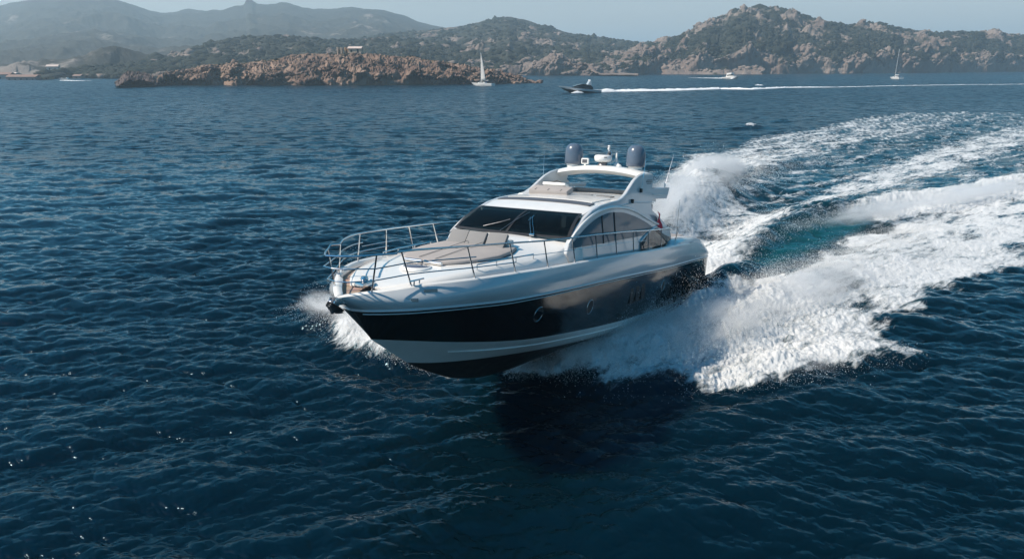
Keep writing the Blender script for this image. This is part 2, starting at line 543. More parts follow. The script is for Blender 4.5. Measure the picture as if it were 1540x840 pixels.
C_PLUME = [(8.2, 36.6, 0.9, 1.2), (10.4, 41.2, 1.9, 1.8), (13.0, 46.8, 2.3, 2.4), (16.2, 53.5, 1.6, 3.0), (21, 61, .9, 3.2), (30, 71, .6, 3.2), (46, 86, .4, 3.5)]
C_SPLASH = [W(1116, 194, 0, .3, 1.2), W(1132, 192, 0, .8, 1.2), W(1146, 193, 0, .3, 1.2)]
C_BOWS = [W(655, 556, .05, .1, .4), W(615, 538, .3, .45, .6), W(570, 512, .5, .7, .8), W(530, 485, .6, .75, .9), W(495, 466, .6, .6, .8), W(462, 455, .4, .3, .6)]
TRACK = (0.80, 0.60)           # the way the wake streams out behind

def wake(x, y):
    "foam cover 0..1, aerated water and painted backlit glow 0..1, lift of the surface, lump strength, at points on the sea"
    n = len(x)
    foam = np.zeros(n); aer_glow = np.zeros(n); lift = np.zeros(n); lump = np.zeros(n)
    near = (x > -40) & (x < 160) & (y > 12) & (y < 140)
    i = np.nonzero(near)[0]
    X, Y = x[i], y[i]
    wx = 0.9 * fbm(X / 2.2, Y / 2.2, 4, 5); wy = 0.9 * fbm(X / 2.2 + 40, Y / 2.2, 4, 6)
    f = np.zeros(len(i)); a = np.zeros(len(i)); h = np.zeros(len(i)); lm = np.zeros(len(i))
    s1 = TRACK[0] * X + TRACK[1] * Y; s2 = -TRACK[1] * X + TRACK[0] * Y
    streak = fbm(s1 / 5.0, s2 / 0.8, 5, 31)
    patch = fbm(X / 4.0, Y / 4.0, 5, 77)
    d = poly_sd(X + wx * 1.2, Y + wy * 1.2, F_NEAR)
    core = 1 - sstep(-0.55, 0.45, d)
    fn = core * np.clip(0.96 + 0.62 * patch * sstep(3, 12, X) + .62 * streak * sstep(5, 14, X) - 0.10 * sstep(5, 16, X), 0, 1)
    f = np.maximum(f, fn); lm = np.maximum(lm, core * (.9 - 0.72 * sstep(6, 18, X)))
    d = poly_sd(X + wx, Y + wy, F_MID)
    core = 1 - sstep(-1.5, 1.3, d)
    f = np.maximum(f, core * np.clip(0.74 + 0.55 * streak + 0.25 * patch - 0.15 * sstep(30, 90, X), 0, 1)); lm = np.maximum(lm, core * .3)
    d = poly_sd(X + wx, Y + wy, F_UP)
    core = 1 - sstep(-2.2, 1.0, d)
    dens = 0.98 - 0.40 * sstep(14, 30, X) - 0.2 * sstep(40, 110, X)
    f = np.maximum(f, core * np.clip(dens + 0.65 * streak * sstep(10, 26, X) + .2 * patch, 0, 1)); lm = np.maximum(lm, core * (0.9 - .6 * sstep(14, 26, X)))
    d = poly_sd(X + wx * .5, Y + wy * .5, F_BREAK)
    core = 1 - sstep(-0.9, 0.4, d)
    f = np.maximum(f, core * np.clip(0.95 + .3 * patch, 0, 1)); lm = np.maximum(lm, core * .7)
    d = poly_sd(X + wx * .6, Y + wy * .6, F_BOW)
    core = 1 - sstep(-0.8, 0.3, d)
    f = np.maximum(f, core * np.clip(1.0 + .35 * patch, 0, 1)); lm = np.maximum(lm, core * .6)
    d = poly_sd(X + wx, Y + wy, F_STERN)
    core = 1 - sstep(-1.6, 1.2, d)
    f = np.maximum(f, core * np.clip(0.80 + .45 * streak + .35 * patch, 0, 1)); lm = np.maximum(lm, core * .45)
    # thin streaky foam and milky water all over the wake
    allw = [W(*p) for p in [(1050, 420), (1000, 300), (1040, 235), (1290, 178), (1540, 150), (1700, 130), (1700, 330), (1400, 360), (1250, 420), (1120, 440)]]
    d = poly_sd(X + wx, Y + wy, allw)
    cw = 1 - sstep(-3, 1, d)
    f = np.maximum(f, cw * np.clip(0.37 + 0.75 * streak, 0, .68))
    a = np.maximum(a, cw * 0.22)
    d = poly_sd(X + wx * .4, Y + wy * .4, BACKLIT_TINT)
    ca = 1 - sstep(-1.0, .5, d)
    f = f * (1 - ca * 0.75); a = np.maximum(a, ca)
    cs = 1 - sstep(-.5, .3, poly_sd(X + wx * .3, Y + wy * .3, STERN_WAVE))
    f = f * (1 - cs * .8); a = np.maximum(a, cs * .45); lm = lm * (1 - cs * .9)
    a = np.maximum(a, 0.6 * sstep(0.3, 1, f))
    for ln, sharp in ((C_BREAK, 1), (C_SIDE, 0), (C_OUT, 0), (C_PLUME, 0), (C_SPLASH, 1), (C_BOWS, 0), (C_STERN, 0)):
        dd, side, e = line_d(X + wx * .35, Y + wy * .35, ln)
        q = dd / np.maximum(e[:, 1], .1)
        prof = np.exp(-q * q * (np.where(side < 0, 2.4, 0.7) if sharp else 1.0))
        hh = e[:, 0] * prof * (1 + 0.35 * patch)
        h = np.maximum(h, hh)
        if ln is C_SPLASH:
            f = np.maximum(f, sstep(.25, .7, hh))
    # the hollow behind the transom
    dd, side, e = line_d(X, Y, [(7.0, 31.5, -.35, 2.2), (13, 40, -.25, 3.0), (24, 56, -.05, 4)])
    h += e[:, 0] * np.exp(-(dd / e[:, 1]) ** 2)
    # long smooth swell lines running down the wake
    h += cw * 0.12 * np.sin(s2 * 1.1 + 1.5 * patch) 
    foam[i] = f; aer_glow[i] = a; lift[i] = h; lump[i] = lm
    for ln in ():
        j = np.nonzero((y > 150) & (y < 600))[0]
        dd, side, e = line_d(x[j], y[j], ln)
        wdt = e[:, 0] * (1 + .4 * gnoise(x[j] / 9, y[j] / 9, 9))
        foam[j] = np.maximum(foam[j], e[:, 1] * (1 - sstep(.6, 1.25, dd / wdt)))
        lift[j] = np.maximum(lift[j], (0.75 if ln is L_FAR else .3) * np.exp(-(dd / 4.0) ** 2) * (.7 + .5 * gnoise(x[j] / 14, y[j] / 14, 3)) * (e[:, 1] > 0))
    return foam, aer_glow, lift, lump

def build_sea():
    fine = np.radians(np.linspace(-50, 50, 1560))
    coarse = np.radians(np.linspace(50, 310, 90))[1:-1]
    th = np.concatenate([fine, coarse])
    rs = [0.3, 1, 2, 3, 4, 5, 6, 7, 8]
    while rs[-1] < 3400:
        r = rs[-1]
        step = max(0.034, r * r / 9000.0)
        if r < 10: step = 0.08
        rs.append(r + min(step, r * 0.12))
    rs = np.array(rs)
    n, m = len(rs), len(th)
    rr, tt = np.meshgrid(rs, th, indexing='ij')
    x = (rr * np.sin(tt)).ravel(); y = (rr * np.cos(tt)).ravel(); r = rr.ravel()
    dr = np.gradient(rs)[:, None].repeat(m, 1).ravel()
    isfine = (np.abs(tt) < R(50.01)).ravel()
    cell = np.where(isfine, np.maximum(dr, r * 0.00112), 1e3)
    a1 = ocean_patch(127.0, 1024, 2.2, 40, 4.2, WIND, 0.056, 4.0, 3)
    a2 = ocean_patch(47.0, 1024, 0.35, 2.2, 1.35, WIND, 0.036, 3.0, 4)
    a3 = ocean_patch(15.0, 512, 0.09, 0.35, 0.33, WIND, 0.0075, 1.6, 5)
    w1 = 1 - sstep(1.0, 7.0, cell); w2 = 1 - sstep(0.2, 1.1, cell); w3 = 1 - sstep(0.05, 0.22, cell)
    foam, aer_glow, lift, lump = wake(x, y)
    calm = 1 - 0.5 * sstep(0.2, 0.8, foam)
    gust = 0.85 + 0.35 * fbm(x / 38, y / 24, 3, 61)
    D = sample(a1, 127.0, x, y) * (w1 * calm)[:, None] + sample(a2, 47.0, x, y, -0.06) * (w2 * calm * gust)[:, None] + sample(a3, 15.0, x, y, -0.12) * (w3 * calm * gust)[:, None]
    z = D[:, 0] + lift
    k = np.nonzero((lump > 0.02) | (foam > .2))[0]
    X, Y = x[k], y[k]
    s1 = TRACK[0] * X + TRACK[1] * Y; s2 = -TRACK[1] * X + TRACK[0] * Y
    big = billow(X / .55, Y / .55, 5, 201, gain=.66)
    z[k] += lump[k] * (big - .25) * 0.36 + lump[k] * 0.10 * fbm(X / .16, Y / .16, 3, 222) + lump[k] * .45 * fbm(X / 2.6, Y / 2.6, 3, 231)
    z[k] += np.clip(foam[k], 0, 1) * (0.10 * billow(s1 / .9, s2 / .35, 4, 209) - 0.02) * (r[k] < 120)
    # no water inside the hull
    P = np.stack([x + D[:, 1] * 1.15, y + D[:, 2] * 1.15, z], -1)
    q = grid_quads(n, m)
    # close the ring
    i = np.arange(n - 1)
    seam = np.stack([i * m + m - 1, (i + 1) * m + m - 1, (i + 1) * m, i * m], -1)
    q = np.concatenate([q, seam])[:, ::-1]
    o = big_mesh('sea', P, q, sea_mat(), {'foam': foam, 'aeration_glow': aer_glow, 'ripple': np.maximum(1 - .35 * w1 - .65 * w2, .10 * aer_glow)})
    tag(o, 'deep blue choppy sea with white foam wakes across the whole picture', 'sea', kind='structure')
    return o

WIND = (0.03, -1.0)

def sea_mat():
    m, nt, p = new_mat('sea_water')
    out = nt.nodes['Material Output']
    L = nt.links.new
    tc = N(nt, 'ShaderNodeTexCoord')
    foam = N(nt, 'ShaderNodeAttribute', attribute_name='foam')
    aer_glow = N(nt, 'ShaderNodeAttribute', attribute_name='aeration_glow')
    # water colour
    nzc = N(nt, 'ShaderNodeTexNoise', inp={'Scale': 0.03, 'Detail': 4.0})
    L(tc.outputs['Object'], nzc.inputs['Vector'])
    deep = N(nt, 'ShaderNodeMix', data_type='RGBA')
    deep.inputs[6].default_value = (0.0003, 0.0052, 0.0100, 1)
    deep.inputs[7].default_value = (0.0004, 0.0092, 0.0160, 1)
    L(nzc.outputs['Fac'], deep.inputs[0])
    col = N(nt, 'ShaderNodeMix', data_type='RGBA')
    col.inputs[7].default_value = (0.003, 0.058, 0.072, 1)  # turquoise of aerated water, also painted as the wave face's backlit glow
    L(aer_glow.outputs['Fac'], col.inputs[0]); L(deep.outputs[2], col.inputs[6])
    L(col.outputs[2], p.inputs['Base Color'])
    p.inputs['Roughness'].default_value = 0.06
    p.inputs['Subsurface Weight'].default_value = 1.0
    p.inputs['Subsurface Radius'].default_value = (1.5, 4.0, 5.0)
    p.inputs['Subsurface Scale'].default_value = 1.2
    p.inputs['IOR'].default_value = 1.333
    p.inputs['Specular Tint'].default_value = (0.42, 0.78, 0.98, 1)
    # ripples
    mp = N(nt, 'ShaderNodeMapping'); mp.inputs['Scale'].default_value = (0.55, 1.25, 1)
    mp.inputs['Rotation'].default_value = (0, 0, R(-7))
    L(tc.outputs['Object'], mp.inputs[0])
    n1 = N(nt, 'ShaderNodeTexNoise', inp={'Scale': 0.9, 'Detail': 8.0, 'Roughness': 0.62, 'Distortion': 0.3})
    L(mp.outputs[0], n1.inputs['Vector'])
    # ripples finer than the mesh: lean the normal by a noise vector
    rip = N(nt, 'ShaderNodeAttribute', attribute_name='ripple')
    n2 = N(nt, 'ShaderNodeTexNoise', inp={'Scale': 3.1, 'Detail': 5.0, 'Roughness': 0.6})
    L(mp.outputs[0], n2.inputs['Vector'])
    def lean(node, amp):
        v = N(nt, 'ShaderNodeVectorMath', operation='SUBTRACT'); v.inputs[1].default_value = (.5, .5, .5)
        L(node.outputs['Color'], v.inputs[0])
        w = N(nt, 'ShaderNodeVectorMath', operation='MULTIPLY'); w.inputs[1].default_value = (amp * .7, amp, 0)
        L(v.outputs[0], w.inputs[0]); return w
    n3 = N(nt, 'ShaderNodeTexNoise', inp={'Scale': 9.0, 'Detail': 4.0, 'Roughness': 0.6})
    L(mp.outputs[0], n3.inputs['Vector'])
    l1 = lean(n1, 4.2); l2 = lean(n2, 1.2); l3 = lean(n3, .22)
    s1_ = N(nt, 'ShaderNodeVectorMath', operation='SCALE'); L(l1.outputs[0], s1_.inputs[0]); L(rip.outputs['Fac'], s1_.inputs['Scale'])
    ad = N(nt, 'ShaderNodeMath', operation='MULTIPLY_ADD'); ad.inputs[1].default_value = .8; ad.inputs[2].default_value = .2; L(rip.outputs['Fac'], ad.inputs[0])
    s2_ = N(nt, 'ShaderNodeVectorMath', operation='SCALE'); L(l2.outputs[0], s2_.inputs[0]); L(ad.outputs[0], s2_.inputs['Scale'])
    geo = N(nt, 'ShaderNodeNewGeometry')
    a1_ = N(nt, 'ShaderNodeVectorMath', operation='ADD'); L(s1_.outputs[0], a1_.inputs[0]); L(s2_.outputs[0], a1_.inputs[1])
    a3_ = N(nt, 'ShaderNodeVectorMath', operation='ADD'); L(a1_.outputs[0], a3_.inputs[0]); L(l3.outputs[0], a3_.inputs[1])
    a2_ = N(nt, 'ShaderNodeVectorMath', operation='ADD'); L(a3_.outputs[0], a2_.inputs[0]); L(geo.outputs['Normal'], a2_.inputs[1])
    rr_ = N(nt, 'ShaderNodeMath', operation='MULTIPLY_ADD'); rr_.inputs[1].default_value = .22; rr_.inputs[2].default_value = .06; L(rip.outputs['Fac'], rr_.inputs[0]); L(rr_.outputs[0], p.inputs['Roughness'])
    nn = N(nt, 'ShaderNodeVectorMath', operation='NORMALIZE'); L(a2_.outputs[0], nn.inputs[0])
    L(nn.outputs[0], p.inputs['Normal'])
    # foam
    fb = N(nt, 'ShaderNodeBsdfPrincipled')
    fb.inputs['Base Color'].default_value = (0.60, 0.625, 0.64, 1)
    fb.inputs['Roughness'].default_value = 0.75
    fb.inputs['Subsurface Weight'].default_value = 0.0
    rot = N(nt, 'ShaderNodeMapping'); rot.inputs['Rotation'].default_value = (0, 0, -math.atan2(TRACK[1], TRACK[0])); rot.inputs['Scale'].default_value = (1, 1, 1)
    L(tc.outputs['Object'], rot.inputs[0])
    st = N(nt, 'ShaderNodeMapping'); st.inputs['Scale'].default_value = (0.45, 1.7, 1)
    L(rot.outputs[0], st.inputs[0])
    nf = N(nt, 'ShaderNodeTexNoise', inp={'Scale': 2.1, 'Detail': 12.0, 'Roughness': 0.70, 'Distortion': 0.7})
    L(st.outputs[0], nf.inputs['Vector'])
    # threshold of foam: cover + noise
    a = N(nt, 'ShaderNodeMath', operation='MULTIPLY_ADD'); a.inputs[1].default_value = 1.9; a.inputs[2].default_value = -0.95
    L(nf.outputs['Fac'], a.inputs[0])
    s = N(nt, 'ShaderNodeMath', operation='ADD')
    L(foam.outputs['Fac'], s.inputs[0]); L(a.outputs[0], s.inputs[1])
    mr = N(nt, 'ShaderNodeMapRange', interpolation_type='SMOOTHSTEP', inp={'From Min': 0.36, 'From Max': 0.95})
    L(s.outputs[0], mr.inputs['Value'])
    gate = N(nt, 'ShaderNodeMapRange', interpolation_type='SMOOTHSTEP', inp={'From Min': 0.03, 'From Max': 0.2})
    L(foam.outputs['Fac'], gate.inputs['Value'])
    mul = N(nt, 'ShaderNodeMath', operation='MULTIPLY'); L(mr.outputs[0], mul.inputs[0]); L(gate.outputs[0], mul.inputs[1])
    nb = N(nt, 'ShaderNodeTexNoise', inp={'Scale': 5.0, 'Detail': 8.0, 'Roughness': 0.7})
    L(tc.outputs['Object'], nb.inputs['Vector'])
    bf = N(nt, 'ShaderNodeBump', inp={'Strength': 0.75, 'Distance': 0.14})
    L(nb.outputs['Fac'], bf.inputs['Height']); L(bf.outputs[0], fb.inputs['Normal'])
    mx = N(nt, 'ShaderNodeMixShader')
    L(mul.outputs[0], mx.inputs[0]); L(p.outputs[0], mx.inputs[1]); L(fb.outputs[0], mx.inputs[2])
    L(mx.outputs[0], out.inputs['Surface'])
    return m

build_sea()

# ------------------------------------------------------------------ hills and islands
def terrain_mat(name, scrub_a, scrub_b, rock_a, rock_b, nscale, dry=None):
    m, nt, p = new_mat(name)
    L = nt.links.new
    tc = N(nt, 'ShaderNodeTexCoord')
    at = N(nt, 'ShaderNodeAttribute', attribute_name='rock')
    n1 = N(nt, 'ShaderNodeTexNoise', inp={'Scale': nscale, 'Detail': 8.0, 'Roughness': 0.7})
    L(tc.outputs['Object'], n1.inputs['Vector'])
    n2 = N(nt, 'ShaderNodeTexNoise', inp={'Scale': nscale * 0.16, 'Detail': 5.0})
    L(tc.outputs['Object'], n2.inputs['Vector'])
    sc = N(nt, 'ShaderNodeMix', data_type='RGBA'); sc.inputs[6].default_value = scrub_a + (1,); sc.inputs[7].default_value = scrub_b + (1,)
    mrs = N(nt, 'ShaderNodeMapRange', inp={'From Min': 0.35, 'From Max': 0.65}); L(n1.outputs['Fac'], mrs.inputs['Value']); L(mrs.outputs[0], sc.inputs[0])
    rk = N(nt, 'ShaderNodeMix', data_type='RGBA'); rk.inputs[6].default_value = rock_a + (1,); rk.inputs[7].default_value = rock_b + (1,)
    mrr = N(nt, 'ShaderNodeMapRange', inp={'From Min': 0.35, 'From Max': 0.65}); L(n2.outputs['Fac'], mrr.inputs['Value']); L(mrr.outputs[0], rk.inputs[0])
    a = N(nt, 'ShaderNodeMath', operation='MULTIPLY_ADD'); a.inputs[1].default_value = 1.1; a.inputs[2].default_value = -0.55
    L(n1.outputs['Fac'], a.inputs[0])
    s = N(nt, 'ShaderNodeMath', operation='ADD'); L(at.outputs['Fac'], s.inputs[0]); L(a.outputs[0], s.inputs[1])
    mr = N(nt, 'ShaderNodeMapRange', interpolation_type='SMOOTHSTEP', inp={'From Min': 0.4, 'From Max': 0.6}); L(s.outputs[0], mr.inputs['Value'])
    base = sc.outputs[2]
    if dry is not None:
        ad = N(nt, 'ShaderNodeAttribute', attribute_name='dry')
        dm = N(nt, 'ShaderNodeMix', data_type='RGBA'); dm.inputs[7].default_value = dry + (1,)
        L(ad.outputs['Fac'], dm.inputs[0]); L(base, dm.inputs[6]); base = dm.outputs[2]
    mx = N(nt, 'ShaderNodeMix', data_type='RGBA'); L(mr.outputs[0], mx.inputs[0]); L(base, mx.inputs[6]); L(rk.outputs[2], mx.inputs[7])
    # bare stone at the waterline
    L(mx.outputs[2], p.inputs['Base Color'])
    p.inputs['Roughness'].default_value = 0.95
    p.inputs['Specular IOR Level'].default_value = 0.15
    b = N(nt, 'ShaderNodeBump', inp={'Strength': 0.8, 'Distance': 0.25 / nscale})
    L(n1.outputs['Fac'], b.inputs['Height']); L(b.outputs[0], p.inputs['Normal'])
    return m

SPOTS = {}
def terrain(name, label, nodes, nu, nv, mat, relief, rscale, rockbias, cliff=0.15, power=1.0, seed=1, dryamt=0.0, back=1.5, rocky=1.0, fine=1.0, edge_fade=False, spur=1.6):
    "nodes: (pixel x, skyline y, shore y, distance of the ridge)"
    nd = np.array(nodes, float)
    px = np.linspace(nd[0, 0], nd[-1, 0], nu)
    sky_y = smooth_tab(nd[:, [0, 1]], px); shore_y = smooth_tab(nd[:, [0, 2]], px); rd = smooth_tab(nd[:, [0, 3]], px)
    u = (px - PCX) / FOC
    w = -(sky_y - PCY) / FOC
    d = np.stack([u, _cp + w * _sp, -_sp + w * _cp], -1)
    hd = np.hypot(d[:, 0], d[:, 1])
    zr = CAM_H + d[:, 2] / hd * rd
    zr = np.maximum(zr, 0.2)
    ux, uy = d[:, 0] / hd, d[:, 1] / hd
    w2 = -(shore_y - PCY) / FOC
    d2 = np.stack([u, _cp + w2 * _sp, -_sp + w2 * _cp], -1)
    sd = CAM_H / (-d2[:, 2]) * np.hypot(d2[:, 0], d2[:, 1])
    v = np.concatenate([np.array([-0.06, -0.03]), np.linspace(0, 1, nv) ** 1.15, np.linspace(1, back, max(6, nv // 6))[1:]])
    U, V = np.meshgrid(np.arange(nu), v, indexing='ij')
    rr = sd[:, None] + V * (rd - sd)[:, None]
    # spurs and coves along the shore
    ulen = np.concatenate([[0], np.cumsum(np.hypot(np.diff(ux * sd), np.diff(uy * sd)))])
    sc_ = relief * 4.5
    rib = ridged(ulen[:, None] / sc_ + V * 1.3, V * 2.0 + seed, 4, seed + 31) - .6
    rr = rr - spur * relief * rib * np.clip((V + .06) / .12, 0, 1) * (1 - sstep(.3, .95, V)) - spur * relief * .8 * (rib[:, :1])
    x = ux[:, None] * rr; y = uy[:, None] * rr
    vv = np.clip(V, 0, 1)
    prof = cliff * (1 - np.exp(-vv / 0.03)) + (1 - cliff) * vv ** power
    fall = np.where(V > 1, 1 - 0.5 * np.clip((V - 1) / (back - 1), 0, 1) ** 1.5, 1)
    cl = np.clip(.35 + 1.3 * (.5 + fbm(px / 26.0, px * 0 + seed, 4, seed + 70)), .25, 1.6)[:, None] * cliff
    prof = cl * (1 - np.exp(-vv / 0.07)) + (1 - cl) * vv ** power
    z = zr[:, None] * prof * fall
    env = (1 - np.exp(-vv / 0.025)) * (1 - (0.86 if dryamt > 0 else .55) * sstep(.5 if dryamt > 0 else .75, 1.0 if dryamt == 0 else .9, vv))
    if edge_fade:
        e = np.minimum(np.arange(nu), np.arange(nu)[::-1]) / (nu * 0.06)
        env = env * np.clip(e, 0.15, 1)[:, None]
    hgt = np.clip(zr / np.max(zr), .1, 1)[:, None]
    xf, yf = x.ravel(), y.ravel()
    # valleys and spurs, outcrops, boulders
    big = (ridged(xf / rscale, yf / rscale, 4, seed) - 0.62).reshape(x.shape)
    rn = (.6 * fbm(xf / (rscale * .45), yf / (rscale * .45), 5, seed + 3) + .75 * fbm(xf / (rscale * .13), yf / (rscale * .16), 4, seed + 13)).reshape(x.shape)
    rock = np.clip(0.5 + 0.75 * rn + rockbias + 0.55 * (1 - sstep(0.0, 0.10, V)) - .35 * sstep(.55, .95, V) * (dryamt > 0) , 0, 1)
    f1, f2, cid = worley(xf / (rscale * .085), yf / (rscale * .085), seed + 5)
    blocks = (np.sqrt(np.clip(1 - (f1 / .75) ** 2, 0, 1)) * (0.15 + cid) * .45 + np.clip(f2 - f1, 0, .5) * (.2 + cid) * .5).reshape(x.shape)
    f1b, f2b, cidb = worley(xf / (rscale * .028), yf / (rscale * .028), seed + 8)
    small = (np.sqrt(np.clip(1 - (f1b / .75) ** 2, 0, 1)) * (0.1 + cidb) * .7).reshape(x.shape)
    mid = (ridged(xf / (rscale * .2) + yf / (rscale * .5), yf / (rscale * .35), 4, seed + 9) - .6).reshape(x.shape)
    rk = sstep(.45, .65, rock)
    z = z + env * hgt * relief * (big * 1.0 + mid * 0.45) + env * relief * rocky * np.clip(hgt * 2.5, 0, 1) * (blocks * .42 * rk + small * .16 * fine * (0.35 + rk))
    z = np.where(V < 0, -1.2, z)
    z = np.maximum(z, -1.2)
    # leaning blocks: push the stone sideways a little so that faces overhang and shade
    x = x + rk * env * relief * .25 * rocky * (cid.reshape(x.shape) - .5)
    # cracked and weathered faces of the sea cliffs
    U2 = np.broadcast_to(ulen[:, None], z.shape).ravel(); zz = z.ravel(); k = relief
    g1, g2, gc = worley(U2 / (k * .75) - zz / (k * .8), zz / (k * .8) + U2 / (k * 6), seed + 101)
    h1, h2, hc = worley(U2 / (k * .24) - zz / (k * .3), zz / (k * .2) + 7, seed + 102)
    push = (.9 * (gc - .5) + .5 * np.clip(g2 - g1, 0, .4) + .22 * (hc - .5) + .2 * np.clip(h2 - h1, 0, .4) + .35 * fbm(U2 / k, zz / k, 4, seed + 103)).reshape(z.shape)
    push = push * k * (.8 if dryamt > 0 else .55) * rocky * np.clip((V + .02) / .05, 0, 1) * (1 - sstep(.12, .5, V))
    x = x - ux[:, None] * push; y = y - uy[:, None] * push
    P = np.stack([x, y, z], -1).reshape(-1, 3)
    dry = np.clip(dryamt * (0.5 + fbm(xf / (rscale * .6), yf / (rscale * .6), 4, seed + 44) * 1.2), 0, 1)
    q = grid_quads(nu, len(v))[:, ::-1]
    o = big_mesh(name, P, q, mat, {'rock': rock.ravel(), 'dry': dry}, smooth=False)
    tag(o, label, kind='structure'); o['category'] = 'island' if 'island' in name or 'islet' in name else 'hill'
    SPOTS[name] = (P, rock.ravel(), V.ravel())
    return o

SCRUB_A, SCRUB_B = (0.020, 0.023, 0.017), (0.044, 0.046, 0.034)
MT_HILL = terrain_mat('granite_and_scrub', SCRUB_A, SCRUB_B, (0.145, 0.11, 0.095), (0.225, 0.185, 0.16), 0.16)
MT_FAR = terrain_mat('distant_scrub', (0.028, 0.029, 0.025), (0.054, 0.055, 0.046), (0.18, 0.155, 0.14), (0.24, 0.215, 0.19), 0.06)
MT_ISLE = terrain_mat('island_rock', (0.05, 0.05, 0.022), (0.12, 0.085, 0.04), (0.115, 0.075, 0.06), (0.27, 0.19, 0.145), 0.45, dry=(0.20, 0.12, 0.06))

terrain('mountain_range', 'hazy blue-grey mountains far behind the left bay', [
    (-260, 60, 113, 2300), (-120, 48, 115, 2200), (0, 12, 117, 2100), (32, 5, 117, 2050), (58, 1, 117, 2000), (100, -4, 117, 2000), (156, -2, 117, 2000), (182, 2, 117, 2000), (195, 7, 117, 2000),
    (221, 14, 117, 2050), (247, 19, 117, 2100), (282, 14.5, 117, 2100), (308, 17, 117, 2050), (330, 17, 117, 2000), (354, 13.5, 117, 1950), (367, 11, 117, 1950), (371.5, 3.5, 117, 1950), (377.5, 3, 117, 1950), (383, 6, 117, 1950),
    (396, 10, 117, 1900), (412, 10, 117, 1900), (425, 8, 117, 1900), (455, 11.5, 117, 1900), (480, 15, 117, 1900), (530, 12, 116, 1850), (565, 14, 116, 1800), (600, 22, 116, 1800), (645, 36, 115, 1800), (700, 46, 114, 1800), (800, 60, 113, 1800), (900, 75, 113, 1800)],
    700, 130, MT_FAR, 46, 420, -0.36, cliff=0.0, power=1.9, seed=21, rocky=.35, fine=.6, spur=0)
terrain('middle_hill', 'scrubby grey-green hill behind the sailing boat', [
    (430, 80, 114, 1050), (500, 66, 114, 1080), (560, 56, 114, 1120), (620, 47, 114, 1150), (660, 43, 114, 1150), (700, 38, 113.5, 1150), (735, 30, 113, 1150), (760, 27, 113, 1150), (785, 32, 113, 1150), (820, 43, 113, 1120), (860, 52, 113, 1080), (900, 58, 113, 1050),
    (940, 63, 112.5, 1050), (990, 67, 112, 1050), (1060, 72, 112, 1100), (1150, 84, 112, 1100)],
    620, 130, MT_HILL, 20, 210, -0.20, cliff=0.08, power=1.25, seed=33, rocky=.8)
terrain('foreland', 'low dark scrub slope between the bay and the rocky islet', [
    (60, 113, 116.5, 520), (110, 106, 117, 560), (170, 100, 118, 600), (230, 90, 118, 650), (290, 74, 118, 700), (330, 63, 117.5, 740), (370, 58, 117, 760), (420, 57, 117, 760), (470, 60, 116.5, 760), (540, 62, 116, 780), (600, 60, 115.5, 800), (680, 68, 115, 820), (760, 84, 114, 800)],
    620, 120, MT_HILL, 14, 150, -0.22, cliff=0.1, power=1.15, seed=47, rocky=.8)
terrain('granite_hill', 'steep granite hill with dark scrub rising behind the right-hand bay', [
    (845, 106, 113.5, 640), (880, 97, 113.5, 700), (905, 88, 113, 740), (935, 79, 112.5, 780), (965, 72, 112, 820), (1000, 62, 111.5, 860), (1030, 52, 111.5, 900), (1062, 38, 111.5, 930), (1095, 25, 111.3, 950), (1125, 16, 111.3, 960), (1160, 13.5, 111, 960), (1185, 17, 111, 960),
    (1215, 27, 110.7, 950), (1245, 36, 110.5, 950), (1275, 41.5, 110.5, 960), (1310, 39.5, 110.3, 980), (1345, 42.5, 110, 1000), (1385, 49, 109.6, 1020), (1410, 52.5, 109.4, 1030), (1450, 50, 109, 1050), (1490, 52, 108.6, 1080), (1540, 57.5, 108, 1100), (1600, 64, 107.6, 1130), (1700, 80, 107.6, 1150)],
    1000, 170, MT_HILL, 24, 190, -0.15, cliff=0.24, power=1.0, seed=55, rocky=1.0)
terrain('headland', 'pale rocky point at the foot of the middle hill', [
    (772, 114, 113.8, 560), (790, 108, 113.8, 570), (806, 98, 113.6, 580), (822, 87, 113.5, 590), (836, 84, 113.4, 590), (852, 88, 113.3, 590), (866, 99, 113.2, 580), (880, 98, 113.2, 580), (893, 106, 113.1, 570), (905, 111, 113, 560), (930, 111, 113, 555), (960, 112, 112.8, 555)],
    260, 70, MT_HILL, 8, 70, 0.35, cliff=0.3, power=.8, seed=61, rocky=1.0)
terrain('rocky_island', 'long brown rocky island with cliffs at the waterline', [
    (232, 125, 127.2, 340), (240, 113, 127.4, 348), (250, 109, 127.6, 352), (264, 106.5, 127.8, 356), (290, 103.5, 128, 360), (303, 99, 128, 362), (330, 97.5, 128, 366), (360, 96, 128, 368), (385, 93, 128, 370), (415, 89.5, 128, 372), (440, 83.5, 127.9, 374), (470, 81.5, 127.8, 374), (505, 82, 127.7, 374),
    (545, 81.5, 127.6, 374), (575, 82.5, 127.5, 374), (600, 86, 127.3, 372), (618, 84.5, 127.2, 372), (636, 89.5, 127, 370), (660, 92, 126.8, 370), (690, 97, 126.5, 368), (720, 102.5, 126, 368), (745, 107, 125.6, 366), (765, 111.5, 125.2, 366), (785, 117, 124.8, 366), (800, 121.5, 124.4, 365), (815, 124.0, 124.3, 364)],
    1250, 150, MT_ISLE, 7.0, 34, 0.30, cliff=0.18, power=.85, seed=71, dryamt=.9, rocky=.75, fine=1.5, spur=3.6)
